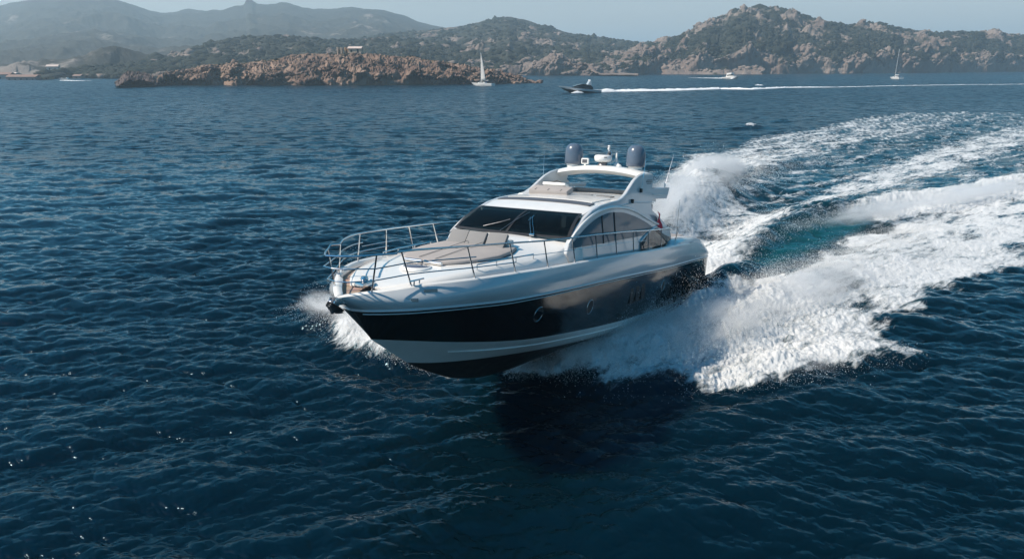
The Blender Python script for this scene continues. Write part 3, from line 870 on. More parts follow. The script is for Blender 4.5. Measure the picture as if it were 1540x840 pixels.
terrain('sea_stack_islet', 'small dark jagged islet off the left tip of the rocky island', [
    (174, 127.9, 128, 331), (181, 125.5, 128.1, 332), (187, 120, 128.2, 333), (194, 116.5, 128.4, 334), (205, 116.5, 128.5, 335), (218, 117.5, 128.5, 335), (228, 121, 128.4, 334), (236, 127, 128.2, 332)],
    180, 40, M_DARKROCK if 'M_DARKROCK' in globals() else terrain_mat('wet_dark_rock', (0.03, 0.028, 0.026), (0.05, 0.045, 0.04), (0.06, 0.05, 0.05), (0.12, 0.095, 0.09), 0.8), 5, 9, 0.6, cliff=0.5, power=.7, seed=83)

def scatter(name, label, host, count, sizes, want_rock, mat, seed, vmax=1.0, squash=0.7):
    "many small stones or bushes sown over a hill, one mesh"
    rg = np.random.default_rng(seed)
    P, rock, V = SPOTS[host]
    ok = (V > 0.02) & (V < vmax) & ((rock > .55) if want_rock else (rock < .5))
    idx = np.nonzero(ok)[0]
    idx = rg.choice(idx, count)
    bm = bmesh.new(); bmesh.ops.create_icosphere(bm, subdivisions=1, radius=1.0)
    tv = np.array([q.co[:] for q in bm.verts]); tf = np.array([[q.index for q in fc.verts] for fc in bm.faces]); bm.free()
    nv = len(tv)
    s = rg.lognormal(math.log(sizes[0]), sizes[1], count)
    jit = 1 + rg.normal(0, .22, (count, nv))
    ang = rg.uniform(0, 2 * math.pi, count)
    v = tv[None] * jit[..., None] * s[:, None, None]
    v[..., 0] *= rg.uniform(.8, 1.5, count)[:, None]
    v[..., 2] *= squash
    c, sn = np.cos(ang)[:, None], np.sin(ang)[:, None]
    X = v[..., 0] * c - v[..., 1] * sn; Y = v[..., 0] * sn + v[..., 1] * c
    v = np.stack([X, Y, v[..., 2]], -1) + P[idx][:, None, :]
    f = (tf[None] + (np.arange(count) * nv)[:, None, None]).reshape(-1, 3)
    o = big_mesh(name, v.reshape(-1, 3), f, mat, None, smooth=False)
    tag(o, label, 'boulders' if want_rock else 'bushes', kind='stuff')
    return o

BUSH = simple('bush_leaves', (0.020, 0.024, 0.017), 0.9, vary=0.45, scale=0.05, spec=.1)
BOULD = simple('granite_boulder', (0.19, 0.155, 0.135), 0.95, vary=0.25, scale=0.05, spec=.1)
BOULD2 = simple('brown_boulder', (0.17, 0.12, 0.095), 0.95, vary=0.35, scale=0.2, spec=.1)
scatter('scrub', 'dark green scrub bushes dotted over the granite hill', 'granite_hill', 6500, (1.7, .4), False, BUSH, 1)
scatter('boulders', 'pale granite boulders strewn over the granite hill', 'granite_hill', 1500, (0.9, .5), True, BOULD, 2)
scatter('scrub', 'dark scrub bushes covering the middle hill', 'middle_hill', 3600, (2.4, .4), False, BUSH, 3)
scatter('boulders', 'grey boulders strewn over the middle hill', 'middle_hill', 900, (1.2, .5), True, BOULD, 4)
scatter('scrub', 'dark scrub bushes covering the low foreland slope', 'foreland', 3600, (1.9, .4), False, BUSH, 5)
scatter('boulders', 'grey boulders strewn over the low foreland slope', 'foreland', 800, (.9, .5), True, BOULD, 6)
scatter('boulders', 'brown boulders lying along the rocky island', 'rocky_island', 1500, (0.4, .55), True, BOULD2, 7)
scatter('scrub', 'low dry bushes on top of the rocky island', 'rocky_island', 500, (0.45, .4), False, BUSH, 8)

# ------------------------------------------------------------------ the motor yacht (x forward from the transom, y to port, z up)
yacht = empty('motor_yacht', label='black-banded white motor yacht speeding towards the viewer with two dark satellite domes on its arch', cat='motor yacht')
yacht.location = BLOC
yacht.rotation_mode = 'XYZ'
yacht.rotation_euler = BROT.to_euler('XYZ')

G_Y = [(-.3, 2.40), (0, 2.46), (3, 2.53), (6, 2.55), (8, 2.54), (10.6, 2.48), (12, 2.43), (13.4, 2.36), (14.7, 2.25), (16.1, 2.08), (17.5, 1.82), (18.5, 1.36), (19.2, .84), (19.7, .37), (20.02, 0.0)]
G_Z = [(-.3, 1.42), (0, 1.5), (.6, 1.66), (1.5, 1.84), (3, 1.98), (5, 2.07), (6.5, 2.13), (8, 2.18), (9.24, 2.24), (10.6, 2.29), (12, 2.34), (13.4, 2.37), (14.7, 2.39), (16.1, 2.42), (17.5, 2.43), (18.5, 2.40), (19.2, 2.31), (19.7, 2.23), (20.02, 2.16)]
R_Y = [(-.3, 2.44), (0, 2.5), (6, 2.53), (10, 2.50), (12, 2.45), (14.5, 2.30), (16, 2.10), (17.5, 1.80), (18.5, 1.42), (18.9, 1.15), (19.2, .82), (19.4, .5), (19.5, .25), (19.54, 0)]
R_Z = [(-.3, 1.13), (0, 1.15), (6, 1.39), (8.9, 1.54), (12, 1.69), (14.3, 1.76), (16.2, 1.80), (17.8, 1.88), (18.6, 1.90), (19.1, 1.885), (19.4, 1.86), (19.54, 1.84)]
B_Y = [(-.3, 2.3), (0, 2.36), (9, 2.36), (11, 2.29), (13, 2.12), (15, 1.78), (16.5, 1.35), (17.5, .96), (18.5, .36), (18.94, 0)]
B_Z = [(-.3, -.42), (0, -.42), (5.2, -.21), (9.4, .06), (13, .35), (14.8, .49), (15.8, .60), (17, .77), (18.2, .96), (18.7, 1.03), (18.94, 1.06)]
A_Y = [(-.3, 2.16), (0, 2.2), (9, 2.15), (11, 1.98), (13, 1.62), (15, 1.08), (16, .74), (17, .34), (17.67, 0)]
A_Z = [(-.3, -.62), (0, -.62), (9, -.36), (12.85, -.17), (14.7, -.07), (16.2, .03), (17.1, .12), (17.67, .21)]
K_Z = [(-.3, -1.02), (0, -1.05), (6, -1.22), (10, -1.30), (12, -1.27), (14, -1.10), (15.76, -.69), (16.65, -.31), (17.3, .0), (17.67, .21)]

def mid_rail(f, Y1, Z1, Y2, Z2, x, out):
    return None

def hull_curves(ns=74):
    "each lengthwise line of the hull runs from the transom to its own point on the stem"
    t = 1 - (1 - np.linspace(0, 1, ns)) ** 1.7
    def line(Yt, Zt, xe):
        x = -.3 + t * (xe + .3)
        return np.stack([x, smooth_tab(Yt, x) if Yt else np.zeros(ns), smooth_tab(Zt, x)], -1)
    k = line(None, K_Z, 17.67); a = line(A_Y, A_Z, 17.67); b = line(B_Y, B_Z, 18.94); r = line(R_Y, R_Z, 19.54); g = line(G_Y, G_Z, 20.02)
    return k, a, b, r, g

K_, A_, B_, R_, G_ = hull_curves()
def blend(P, Q, n, bulge, zb=0.0):
    "rows between two lengthwise lines, swelling outwards"
    out = []
    for i in range(n + 1):
        f = i / n
        row = P * (1 - f) + Q * f
        w = math.sin(math.pi * f) * bulge
        fade = np.clip(P[:, 1] / 1.2, 0, 1)
        row[:, 1] += (w + (.09 * math.sin(math.pi * f) * sstep(14.5, 18.3, row[:, 0]) if bulge == .055 else 0)) * fade
        row[:, 2] += zb * math.sin(math.pi * f) * fade
        out.append(row)
    return out

def mirror(rows):
    return [r * np.array([1, -1, 1]) for r in rows]

hb = MB()
strips = [(blend(K_, A_, 6, -.04, .0), 0), (blend(A_, B_, 5, .03), 1), (blend(B_, R_, 10, .05), 2), (blend(R_, G_, 9, .055), 3)]
for rows, mi in strips:
    for rws in (rows, mirror(rows)):
        hb.grid(np.array(rws), mi=mi)
# transom
ring = [r[0] for rows, mi in strips for r in rows]
ringm = [q * np.array([1, -1, 1]) for q in ring]
for (a0, a1), mi in (((0, 7), 0), ((7, 13), 1), ((13, 24), 2), ((24, 34), 3)):
    for i in range(a0, min(a1, len(ring)) - 1):
        hb.add([ring[i], ring[i + 1], ringm[i + 1], ringm[i]], [(0, 1, 2, 3)], mi=mi)
hull = hb.build('hull', [M['antifoul'], M['gel'], M['black'], M['silver']], yacht, smooth=35)

def hull_y(x, z):
    "half breadth of the topsides at a point"
    zb, zr, zg = smooth_tab(B_Z, x), smooth_tab(R_Z, x), smooth_tab(G_Z, x)
    yb, yr, yg = smooth_tab(B_Y, x), smooth_tab(R_Y, x), smooth_tab(G_Y, x)
    if z < zr:
        f = (z - zb) / (zr - zb); return yb + f * (yr - yb) + .05 * math.sin(math.pi * f) * min(1, yb / 1.2)
    f = (z - zr) / (zg - zr); return yr + f * (yg - yr) + (.055 + .09 * float(sstep(14.5, 18.3, np.array(x)))) * math.sin(math.pi * f) * min(1, yr / 1.2)

# rub rail, gunwale cap, spray rail
b = MB()
for sgn in (1, -1):
    b.tube([(p[0], (p[1] + .012) * sgn, p[2]) for p in R_], .032, 8)
    b.tube([(p[0], (p[1] + .008) * sgn, p[2] - .075) for p in R_[:-2]], .012, 6)
b.build('rub_rail', M['silver'], hull, smooth=50)
b = MB()
for sgn in (1, -1):
    x = np.linspace(8, 17.1, 40)
    b.tube([(q, (smooth_tab(A_Y, q) * .45 + smooth_tab(B_Y, q) * .55 + .03) * sgn, smooth_tab(A_Z, q) * .45 + smooth_tab(B_Z, q) * .55) for q in x], [.012 + .02 * math.sin(math.pi * i / 39) for i in range(40)], 6)
b.build('spray_rail', M['gel'], hull, smooth=50)

# gunwale cap and decks -----------------------------------------------------------
def cap_rows():
    g = G_
    inner = []
    for p in g:
        y = max(p[1] - .16, 0)
        inner.append((p[0] - (.10 if p[0] > 19 else 0), y, p[2] + .0))
    inner = np.array(inner)
    top = (g + inner) / 2 + np.array([0, 0, .035])
    low = inner - np.array([0, .01, .12]); low[:, 1] = np.maximum(low[:, 1], 0)
    return [g, (g + top) / 2 + np.array([0, .01, .012]), top, (inner + top) / 2 + np.array([0, 0, .01]), inner, low]
b = MB()
cr = cap_rows()
b.grid(np.array(cr)); b.grid(np.array(mirror(cr)))
b.build('gunwale_cap', M['gel'], yacht, smooth=50)

SH_Y = [(12.4, 1.97), (13.0, 1.93), (13.8, 1.83), (15, 1.70), (16, 1.60), (17, 1.46), (18, 1.18), (18.7, .80), (19.1, .42)]
SH_Z = [(12.4, 2.98), (13.0, 2.84), (13.4, 2.70), (13.8, 2.60), (15, 2.55), (16, 2.55), (17, 2.52), (18, 2.46), (18.7, 2.37), (19.1, 2.30)]
CR_Z = [(12.4, 3.02), (13.3, 2.97), (14.2, 2.84), (15, 2.77), (16, 2.68), (17, 2.58), (17.6, 2.52), (18.3, 2.43), (18.8, 2.36), (19.1, 2.30)]
def deck_section(x):
    yg, zg = float(smooth_tab(G_Y, x)), float(smooth_tab(G_Z, x))
    ysh, zsh, zc = float(smooth_tab(SH_Y, x)), float(smooth_tab(SH_Z, x)), float(smooth_tab(CR_Z, x))
    yd = yg - .165
    zd = zg - .10
    ysh = min(ysh, yd - .03)
    yi = ysh + max(0.0, min(.14, (zsh - zd) * .55))
    yi = min(yi, yd - .02)
    return yd, zd, yi, ysh, zsh, zc
b = MB(); t2 = MB()
xs = np.concatenate([np.linspace(12.4, 18.6, 40), np.linspace(18.7, 19.1, 5)])
rows = []; side = []
for x in xs:
    yd, zd, yi, ysh, zsh, zc = deck_section(x)
    side.append([(x, yd, zd), (x, yi, zd)])
    pts = [(x, yi, zd), (x, (yi + ysh) / 2 + .012, zd + (zsh - zd) * .55), (x, ysh, zsh - .03), (x, ysh - .05, zsh)]
    for k in range(1, 9):
        f = k / 8
        y = (ysh - .05) * (1 - f)
        pts.append((x, y, zsh + (zc - zsh) * (1 - (1 - f) ** 2.2)))
    rows.append(pts)
rows = np.array(rows)
b.grid(rows); b.grid(rows * np.array([1, -1, 1]))
b.add(list(rows[-1]) , [tuple(range(len(rows[-1])))])
b.add(list(rows[-1] * np.array([1, -1, 1])), [tuple(range(len(rows[-1])))])
b.build('coachroof', M['gel'], yacht, smooth=45)
# teak: side decks and the bow well
for x in np.linspace(12.3, 4.2, 12):
    yg, zg = float(smooth_tab(G_Y, x)), float(smooth_tab(G_Z, x))
    side.insert(0, [(x, yg - .165, zg - .10), (x, 1.9, zg - .10)])
side = np.array(side)
t2.grid(side); t2.grid(side * np.array([1, -1, 1]))
bow = []
for x in np.linspace(18.6, 19.93, 12):
    yg, zg = float(smooth_tab(G_Y, x)), float(smooth_tab(G_Z, x))
    w = max(yg - .15, .01)
    bow.append([(x, w * k / 6, zg - .105 - .004) for k in range(-6, 7)])
t2.grid(np.array(bow))
t2.build('teak_deck', M['teak'], yacht, smooth=50)

# windscreen, roof, side panels --------------------------------------------------------
def ys(z):
    return 2.06 - .13 * (z - 2.3)
WS_B = lambda f: np.array([13.26 - .25 * abs(f) ** 2.2, 1.94 * f, 2.965 - .01 * abs(f)])
WS_T = lambda f: np.array([11.93 - .08 * abs(f) ** 2, 1.74 * f, 3.585 - .005 * abs(f)])
def pane(f0, f1, lift=0.0, g0=0.0, g1=1.0, n=12, m=8):
    P = []
    for i in range(n + 1):
        f = f0 + (f1 - f0) * i / n
        row = []
        for j in range(m + 1):
            g = g0 + (g1 - g0) * j / m
            p = WS_B(f) * (1 - g) + WS_T(f) * g
            p = p + np.array([.10, 0, .16]) * math.sin(math.pi * g) * .45 + np.array([.43, 0, .9]) * lift
            row.append(p)
        P.append(row)
    return np.array(P)
ws = empty_part = MB()
for f0, f1 in ((-.955, -.012), (.012, .955)):
    o_ = pane(f0, f1, .02, .05, .965); i_ = pane(f0, f1, .0, .05, .965)
    ws.grid(o_); ws.grid(i_)
    for k, sl in enumerate((np.s_[0, :], np.s_[-1, :], np.s_[:, 0], np.s_[:, -1])):
        ws.grid(np.array([o_[sl], i_[sl]]))
windscreen = ws.build('windscreen', M['screen'], yacht, smooth=40)
b = MB()                                        # black surround and centre bar
def ribbon(Pa, w):
    b.tube([tuple(p) for p in Pa], w, 6)
cb = pane(-.02, .02, .028, .03, .97, n=1, m=8); b.grid(cb)
for f0, f1, g0, g1 in ((-1, 1, -.01, .055), (-1, 1, .955, 1.0), (-1, -.95, 0, 1), (.95, 1, 0, 1)):
    b.grid(pane(f0, f1, .024, g0, g1, n=14 if f1 - f0 > 1 else 2, m=2 if f1 - f0 > 1 else 10))
b.build('windscreen_surround', M['rubber'], windscreen, smooth=40)
# wipers
b = MB()
def ws_pt(f, g, lift): return tuple(pane(f, f + 1e-4, lift, g, g + 1e-4, 1, 1)[0, 0])
for fa, fb_, ga in ((.42, .22, .02), (.47, .26, .02)):
    b.tube([ws_pt(fa, ga, .06), ws_pt((fa + fb_) / 2, .3, .07), ws_pt(fb_, .58, .05)], .011, 6)
b.tube([ws_pt(.26, .66, .045), ws_pt(.235, .44, .045)], .012, 6)
b.box(ws_pt(.45, .0, .06), (.12, .16, .07), bev=.02)
b.build('wiper', M['steel'], windscreen, smooth=40)
b = MB()
b.tube([ws_pt(-.10, .03, .06), ws_pt(.02, .38, .06), ws_pt(.12, .8, .05)], .010, 6)
b.tube([ws_pt(-.45, .12, .05), ws_pt(-.2, .3, .05), ws_pt(-.08, .42, .05)], .014, 6)
b.build('wiper', M['darksteel'], windscreen, smooth=40)

EDGE = [(11.85, 3.58), (11.4, 3.70), (11.1, 3.765), (10.4, 3.82), (9.4, 3.86), (8, 3.87), (6.5, 3.86), (5.4, 3.82)]
b = MB()
rows = []
for x in np.linspace(11.87, 5.4, 40):
    ze = float(smooth_tab(EDGE, x)); yr = 1.745 + .03 * min(1, (11.87 - x))
    crown = .02 + .05 * sstep(11.9, 10.5, x)
    crown = .02 + .06 * min(1, max(0, (11.9 - x) / 1.4))
    row = []
    for k in range(-10, 11):
        f = k / 10
        y = yr * f
        row.append((x + (.08 * (1 - abs(f) ** 2) if x > 11.5 else 0), y, ze + crown * (1 - abs(f) ** 2.5) - .03 * abs(f) ** 14))
    rows.append(row)
rows = np.array(rows)
b.grid(rows); b.grid(rows - np.array([0, 0, .09]))
for sl in (np.s_[0, :], np.s_[-1, :], np.s_[:, 0], np.s_[:, -1]):
    b.grid(np.array([rows[sl], rows[sl] - np.array([0, 0, .09])]))
roof = b.build('roof', M['gel'], yacht, smooth=40)
def roof_z(x, y):
    ze = float(smooth_tab(EDGE, x)); crown = .02 + .06 * min(1, max(0, (11.9 - x) / 1.4))
    return ze + crown * (1 - abs(y / 1.77) ** 2.5)
# dark strip of the sunroof, cover, vents
b = MB()
def on_roof(x0, x1, y0, y1, h, bb=None, n=10):
    P = np.array([[(x0 + (x1 - x0) * i, y0 + (y1 - y0) * k / n, roof_z(x0 + (x1 - x0) * i, y0 + (y1 - y0) * k / n) + h) for k in range(n + 1)] for i in (0, .5, 1)])
    Q = P - np.array([0, 0, h - .004])
    bb.grid(P)
    for sl in (np.s_[0, :], np.s_[-1, :], np.s_[:, 0], np.s_[:, -1]):
        bb.grid(np.array([P[sl], Q[sl]]))
on_roof(10.70, 11.12, -1.62, 1.62, .02, b)
b.build('sunroof_strip', M['mark'], roof, smooth=40)
b = MB(); on_roof(8.9, 10.64, -1.50, 1.50, .03, b)
b.build('sunroof_panel', M['gel'], roof, smooth=40)
b = MB(); on_roof(8.55, 8.8, .2, .62, .035, b, 3); on_roof(8.2, 8.6, .75, 1.25, .035, b, 3)
b.build('roof_vent', M['grey_fab'], roof, smooth=40)

# side panels with the arch legs and the trailing wings
PANEL = [(13.35, 2.60), (13.15, 2.86), (12.91, 3.05), (12.5, 3.27), (11.98, 3.50), (11.4, 3.69), (10.8, 3.80), (10.0, 3.865), (9.35, 3.90), (9.0, 3.96), (8.6, 4.10), (8.2, 4.30), (7.75, 4.52), (7.3, 4.66), (6.8, 4.74), (6.2, 4.76), (5.85, 4.72),
         (5.88, 4.45), (5.98, 4.22), (5.2, 4.21), (3.95, 4.19), (4.12, 4.0), (4.38, 3.78), (5.2, 3.80), (5.98, 3.80), (6.15, 3.6), (6.1, 3.42), (5.3, 3.12), (4.7, 2.86), (4.15, 2.60), (4.0, 2.1), (8, 2.1), (13.2, 2.28)]
for sgn in (1, -1):
    b = MB()
    b.prism(PANEL, lambda x, z: sgn * ys(z), lambda x, z: sgn * (ys(z) - .13))
    sp = b.build('side_panel', M['silver'], yacht, smooth=30, bevel=.03)
    # glass under the arch
    def arc(x):
        return float(smooth_tab([(13.3, 2.74), (12.6, 3.05), (11.8, 3.33), (10.9, 3.53), (10, 3.60), (9.2, 3.56), (8.2, 3.41), (7.2, 3.18), (6.35, 2.93), (5.9, 2.78)], x))
    for x0, x1 in ((13.0, 10.84), (10.80, 9.86), (9.82, 5.95)):
        w = MB()
        xs_ = np.linspace(x0, x1, 14)
        up_ = [(x, ys(arc(x) - .05) * sgn + sgn * .014, arc(x) - .05) for x in xs_]
        lo_ = [(x, ys(max(2.58, 2.62 - (10 - x) * .0)) * sgn + sgn * .014, min(2.64 + .02 * (x - 9), arc(x) - .06)) for x in xs_]
        w.grid(np.array([up_, [tuple((np.array(a) + np.array(c)) / 2) for a, c in zip(up_, lo_)], lo_]))
        w.build('side_window', M['glass_side'] if 'glass_side' in M else M['glass'], sp, smooth=60)
    w = MB()
    for x in (10.82, 9.84):
        w = MB(); w.tube([(x, sgn * (ys(2.66) + .016), 2.66), (x, sgn * (ys(arc(x) - .05) + .016), arc(x) - .05)], .03, 6)
        w.build('window_frame', M['rubber'], sp, smooth=40)
    w = MB()
    xs_ = np.linspace(13.2, 4.3, 44)
    ARC2 = [(13.2, 2.85), (12.9, 3.03), (11.98, 3.40), (11.05, 3.62), (10.0, 3.70), (8.9, 3.64), (8.2, 3.54), (6.46, 3.10), (5.2, 2.80), (4.3, 2.62)]
    pts = [(x, sgn * (ys(float(smooth_tab(ARC2, x))) + .0), float(smooth_tab(ARC2, x))) for x in xs_]
    w.tube(pts, [.055 * min(1, .25 + i / 6) for i in range(44)], 8)
    w.build('arch_moulding', M['gel'], sp, smooth=60)
    w = MB()
    w.tube([(x, sgn * (ys(z) + .012), z) for x, z in ((6.0, 3.99), (5.2, 3.97), (4.3, 3.95))], .018, 6)
    w.tube([(x, sgn * (ys(z) + .012), z) for x, z in ((9.4, 3.72), (8.0, 3.78), (6.0, 3.70))], .018, 6)
    w.build('groove', M['silver'], sp, smooth=60)
    for k, (x0, x1, z) in enumerate(((6.05, 6.62, 4.50), (6.0, 6.66, 4.44), (6.1, 6.6, 4.38))):
        w = MB()
        for q in range(9):
            xa = x0 + (x1 - x0) * q / 9
            w.box((xa + .025, sgn * (ys(4.4) + .002), z), (.042, .012, .018 + .012 * ((q * 7 + k) % 3 == 0)))
        w.build('lettering', M['mark'], sp)
    w = MB()
    for q in range(6):
        w.box((4.35 + q * .11, sgn * (ys(4.4) + .002), 4.03 + .004 * q), (.07, .012, .035 + .02 * (q % 3 == 0)), rot=Matrix.Rotation(.25, 3, 'Y'))
    w.build('lettering', M['mark'], sp)
    for x, z in ((7.3, 4.16), (8.2, 3.83)):
        w = MB(); w.box((x, sgn * (ys(z) + .04), z), (.10, .09, .14), bev=.02); w.build('side_light', M['rubber'], sp)

# arch crossbar
b = MB()
rows = []
for k in range(25):
    y = -1.75 + 3.5 * k / 24
    f = abs(y) / 1.75
    zt = 4.75 + .20 * (1 - f ** 2.4); zb = 4.46 + .20 * (1 - f ** 2) if f < .93 else 4.46
    th = [(6.95, (zt + zb) / 2 - .02), (6.80, zt - .05), (6.5, zt), (6.1, zt - .01), (5.95, zt - .06), (5.9, (zt + zb) / 2), (6.05, zb), (6.6, zb)]
    rows.append([(x, y, z) for x, z in th])
b.grid(np.array(rows), close_v=True)
b.add(rows[0], [tuple(range(8))]); b.add(rows[-1], [tuple(range(8))])
arch = b.build('radar_arch', M['gel'], yacht, smooth=40)

def dome(x, y, z):
    b = MB()
    b.lathe([(0, .83), (.08, .826), (.16, .805), (.23, .765), (.285, .70), (.32, .61), (.338, .50), (.343, .36), (.341, .20), (.335, .07), (.315, .05), (0, .05)], (x, y, z), 32)
    d_ = b.build('satellite_dome', M['dome'], yacht, smooth=60)
    b = MB(); b.lathe([(0, -.06), (.23, -.06), (.25, .0), (.26, .055), (0, .06)], (x, y, z), 24)
    b.build('dome_base', M['plastic'], d_, smooth=50)
dome(6.3, -1.24, 4.90); dome(6.2, 1.18, 4.90)
b = MB(); b.lathe([(0, .36), (.20, .36), (.29, .345), (.325, .30), (.32, .20), (.29, .13), (.20, .10), (0, .10)], (6.3, -.05, 4.97), 28)
rd = b.build('radar_dome', M['plastic'], yacht, smooth=50)
b = MB(); b.lathe([(0, .0), (.2, .0), (.15, .1), (0, .11)], (6.3, -.05, 4.96), 16); b.build('radar_foot', M['darksteel'], rd, smooth=40)
b = MB()
for q in range(5): b.box((6.3 + .318 * math.cos(.55 + q * .07), -.05 + .318 * math.sin(.55 + q * .07), 5.24), (.02, .018, .035))
b.build('lettering', M['mark'], rd)
# mast light, horn, aerial post, small screen
b = MB(); b.tube([(5.95, .0, 4.95), (5.95, .02, 5.52)], .022, 8); b.lathe([(0, .12), (.05, .11), (.06, .05), (.03, 0), (0, 0)], (5.95, .02, 5.50), 12); b.box((5.95, .02, 5.66), (.09, .09, .06), bev=.02)
ml = b.build('mast_light', M['plastic'], yacht, smooth=40)
b = MB(); b.lathe([(0, 0), (.04, .0), (.05, .16), (.10, .26), (.09, .26), (.03, .1)], (6.0, .16, 5.34), 14, Matrix.Rotation(R(80), 3, 'Y')); b.build('horn', M['steel'], ml, smooth=40)
b = MB(); b.tube([(6.0, .36, 4.93), (6.0, .36, 5.42)], [.045, .035], 10); b.lathe([(0, .0), (.10, .0), (.11, .08), (.06, .12), (0, .12)], (6.05, .40, 4.93), 14); b.lathe([(0, 0), (.09, 0), (.1, .06), (.05, .11), (0, .11)], (6.2, .55, 4.9), 14)
b.build('aerial_post', M['plastic'], yacht, smooth=40)
b = MB(); b.box((6.4, -.72, 5.08), (.10, .30, .22), bev=.04); b.tube([(6.4, -.72, 4.9), (6.4, -.72, 5.0)], .04, 8)
sc_ = b.build('camera_box', M['plastic'], yacht, smooth=40)
b = MB(); b.box((6.452, -.72, 5.08), (.012, .20, .13), bev=.004); b.build('camera_window', M['mark'], sc_)
for p0, p1, r in (((7.6, -1.83, 4.0), (7.25, -2.0, 5.45), .009), ((7.3, 1.86, 4.15), (7.15, 1.9, 5.2), .010), ((4.3, 1.72, 4.2), (3.6, 1.76, 5.45), .010)):
    b = MB(); b.tube([p0, p1], [r * 1.4, r * .5], 6); b.lathe([(0, 0), (.03, 0), (.025, .16), (0, .17)], p0, 8)
    b.build('whip_aerial', M['steel'], yacht, smooth=40)

# flybridge well: coaming, seat band, console, folded cover
b = MB()
def coam(x0, x1, y0, y1, h, bb):
    n = 12
    P = []
    for i in range(n + 1):
        x = x0 + (x1 - x0) * i / n
        z0 = roof_z(x, y0) - .02
        hh = h * min(1, .35 + 1.6 * i / n)
        P.append([(x, y0, z0), (x, y0 - .0, z0 + hh - .05), (x, y0 + (y1 - y0) * .25, z0 + hh), (x, y0 + (y1 - y0) * .75, z0 + hh), (x, y1, z0 + hh - .05), (x, y1, z0)])
    bb.grid(np.array(P)); bb.add(P[0], [tuple(range(6))]); bb.add(P[-1], [tuple(range(6))])
coam(9.6, 5.5, -1.74, -1.50, .26, b); coam(9.3, 5.5, 1.74, 1.50, .12, b)
b.box((5.5, 0, 3.97), (.16, 3.4, .22), bev=.05)
b.build('flybridge_coaming', M['gel'], yacht, smooth=40)
b = MB(); b.box((7.2, -1.42, 3.98), (3.0, .16, .16), bev=.04); b.box((5.68, -.1, 4.0), (.18, 2.5, .14), bev=.04)
b.build('flybridge_seat', M['taupe'], yacht, smooth=40)
b = MB(); b.box((8.3, -1.02, 4.04), (.55, .85, .30), bev=.06); b.box((8.15, -1.02, 4.22), (.35, .9, .10), rot=Matrix.Rotation(R(-14), 3, 'Y'), bev=.03)
hc = b.build('helm_console', M['gel'], yacht, smooth=40)
b = MB(); b.tube([(8.05, -1.3, 4.28), (7.95, -1.05, 4.36), (8.05, -.8, 4.28)], .02, 8); b.build('steering_wheel', M['rubber'], hc, smooth=40)
b = MB(); b.box((9.3, -.62, 4.06), (.50, 1.45, .20), rot=Matrix.Rotation(R(18), 3, 'Y'), bev=.05)
cv = b.build('folded_cover', M['taupe'], yacht, smooth=40)
for y in (-1.1, -.62, -.15):
    b = MB(); b.box((9.47, y, 4.10), (.14, .03, .03), rot=Matrix.Rotation(R(18), 3, 'Y')); b.build('cover_strap', M['dark_fab'], cv)

# inside the deckhouse ---------------------------------------------------------------
b = MB()
b.box((9.0, 0, 2.42), (7.4, 3.5, .06)); b.box((12.35, 0, 2.86), (1.3, 3.2, .10), bev=.03); b.box((5.4, 0, 3.0), (.1, 3.3, 1.2))
b.build('saloon_interior', M['rubber'], yacht)
for y in (-.75, .1, .85):
    b = MB(); b.box((10.7, y, 2.75), (.55, .6, .5), bev=.1); b.box((10.45, y, 3.15), (.16, .55, .65), rot=Matrix.Rotation(R(-8), 3, 'Y'), bev=.07)
    b.build('helm_seat', M['leather'], yacht, smooth=50)

# sunpad -------------------------------------------------------------------------
PADO = [(17.12, .50), (17.06, .64), (16.75, .90), (16.3, 1.12), (15.6, 1.27), (14.9, 1.22), (14.45, 1.10)]
outline = PADO + [(x, -y) for x, y in PADO[::-1]]
def deck_top(x, y):
    yd, zd, yi, ysh, zsh, zc = deck_section(x)
    f = 1 - min(1, abs(y) / max(ysh - .05, .01))
    return zsh + (zc - zsh) * (1 - (1 - f) ** 2.2)
def pad(scale, z0, z1, mat, name, parent, rnd=.05):
    c = np.array([15.7, 0])
    pts = [(c + (np.array(p) - c) * scale) for p in outline]
    b = MB()
    P = []
    for (s, h) in ((1.0, z0), (1.0, z1 - rnd), (.985, z1 - rnd * .3), (.955, z1), (.5, z1 + .015), (0.02, z1 + .02)):
        P.append([(c[0] + (p[0] - c[0]) * s, (p[1]) * s, deck_top(min(max(c[0] + (p[0] - c[0]) * s, 13), 18), p[1] * s) * .6 + (3.06 - .06 * 0) * 0 + .4 * (2.38 - .06 * ((c[0] + (p[0] - c[0]) * s) - 15.7)) + h) for p in pts])
    b.grid(np.array(P), close_v=True)
    return b.build(name, mat, parent, smooth=50)
sunpad = pad(1.0, -.02, .13, M['dark_fab'], 'sunpad', yacht, .04)
pad(.985, .12, .19, M['taupe'], 'pad_cushion', sunpad, .03)
b = MB()
for y0, y1 in ((-.50, .02), (.08, .60)):
    b.tube([(17.16, y0, deck_top(17.1, 0) + .04), (17.16, y1, deck_top(17.1, 0) + .04)], .045, 10)
b.build('pad_handle', M['steel'], sunpad, smooth=40)
b = MB()
b.tube([(17.0, -.2, deck_top(17, 0) + .10), (14.9, -.2, 2.89)], .008, 5); b.tube([(17.0, .28, deck_top(17, 0) + .10), (14.9, .28, 2.89)], .008, 5)
b.build('pad_seam', M['grey_fab'], sunpad)
for k in (-1, 0, 1):
    b = MB()
    y = k * .61
    rot = Matrix.Rotation(R(-36), 3, 'Y')
    b.box((14.78 - .05 * abs(k), y, 2.93), (.11, .575, .46), rot=rot, bev=.03)
    b.build('back_cushion', M['grey_fab'], sunpad, smooth=45)
b = MB(); b.box((14.42, 0, 2.86), (.35, 1.75, .20), bev=.06)
b.build('backrest_base', M['gel'], sunpad, smooth=45)

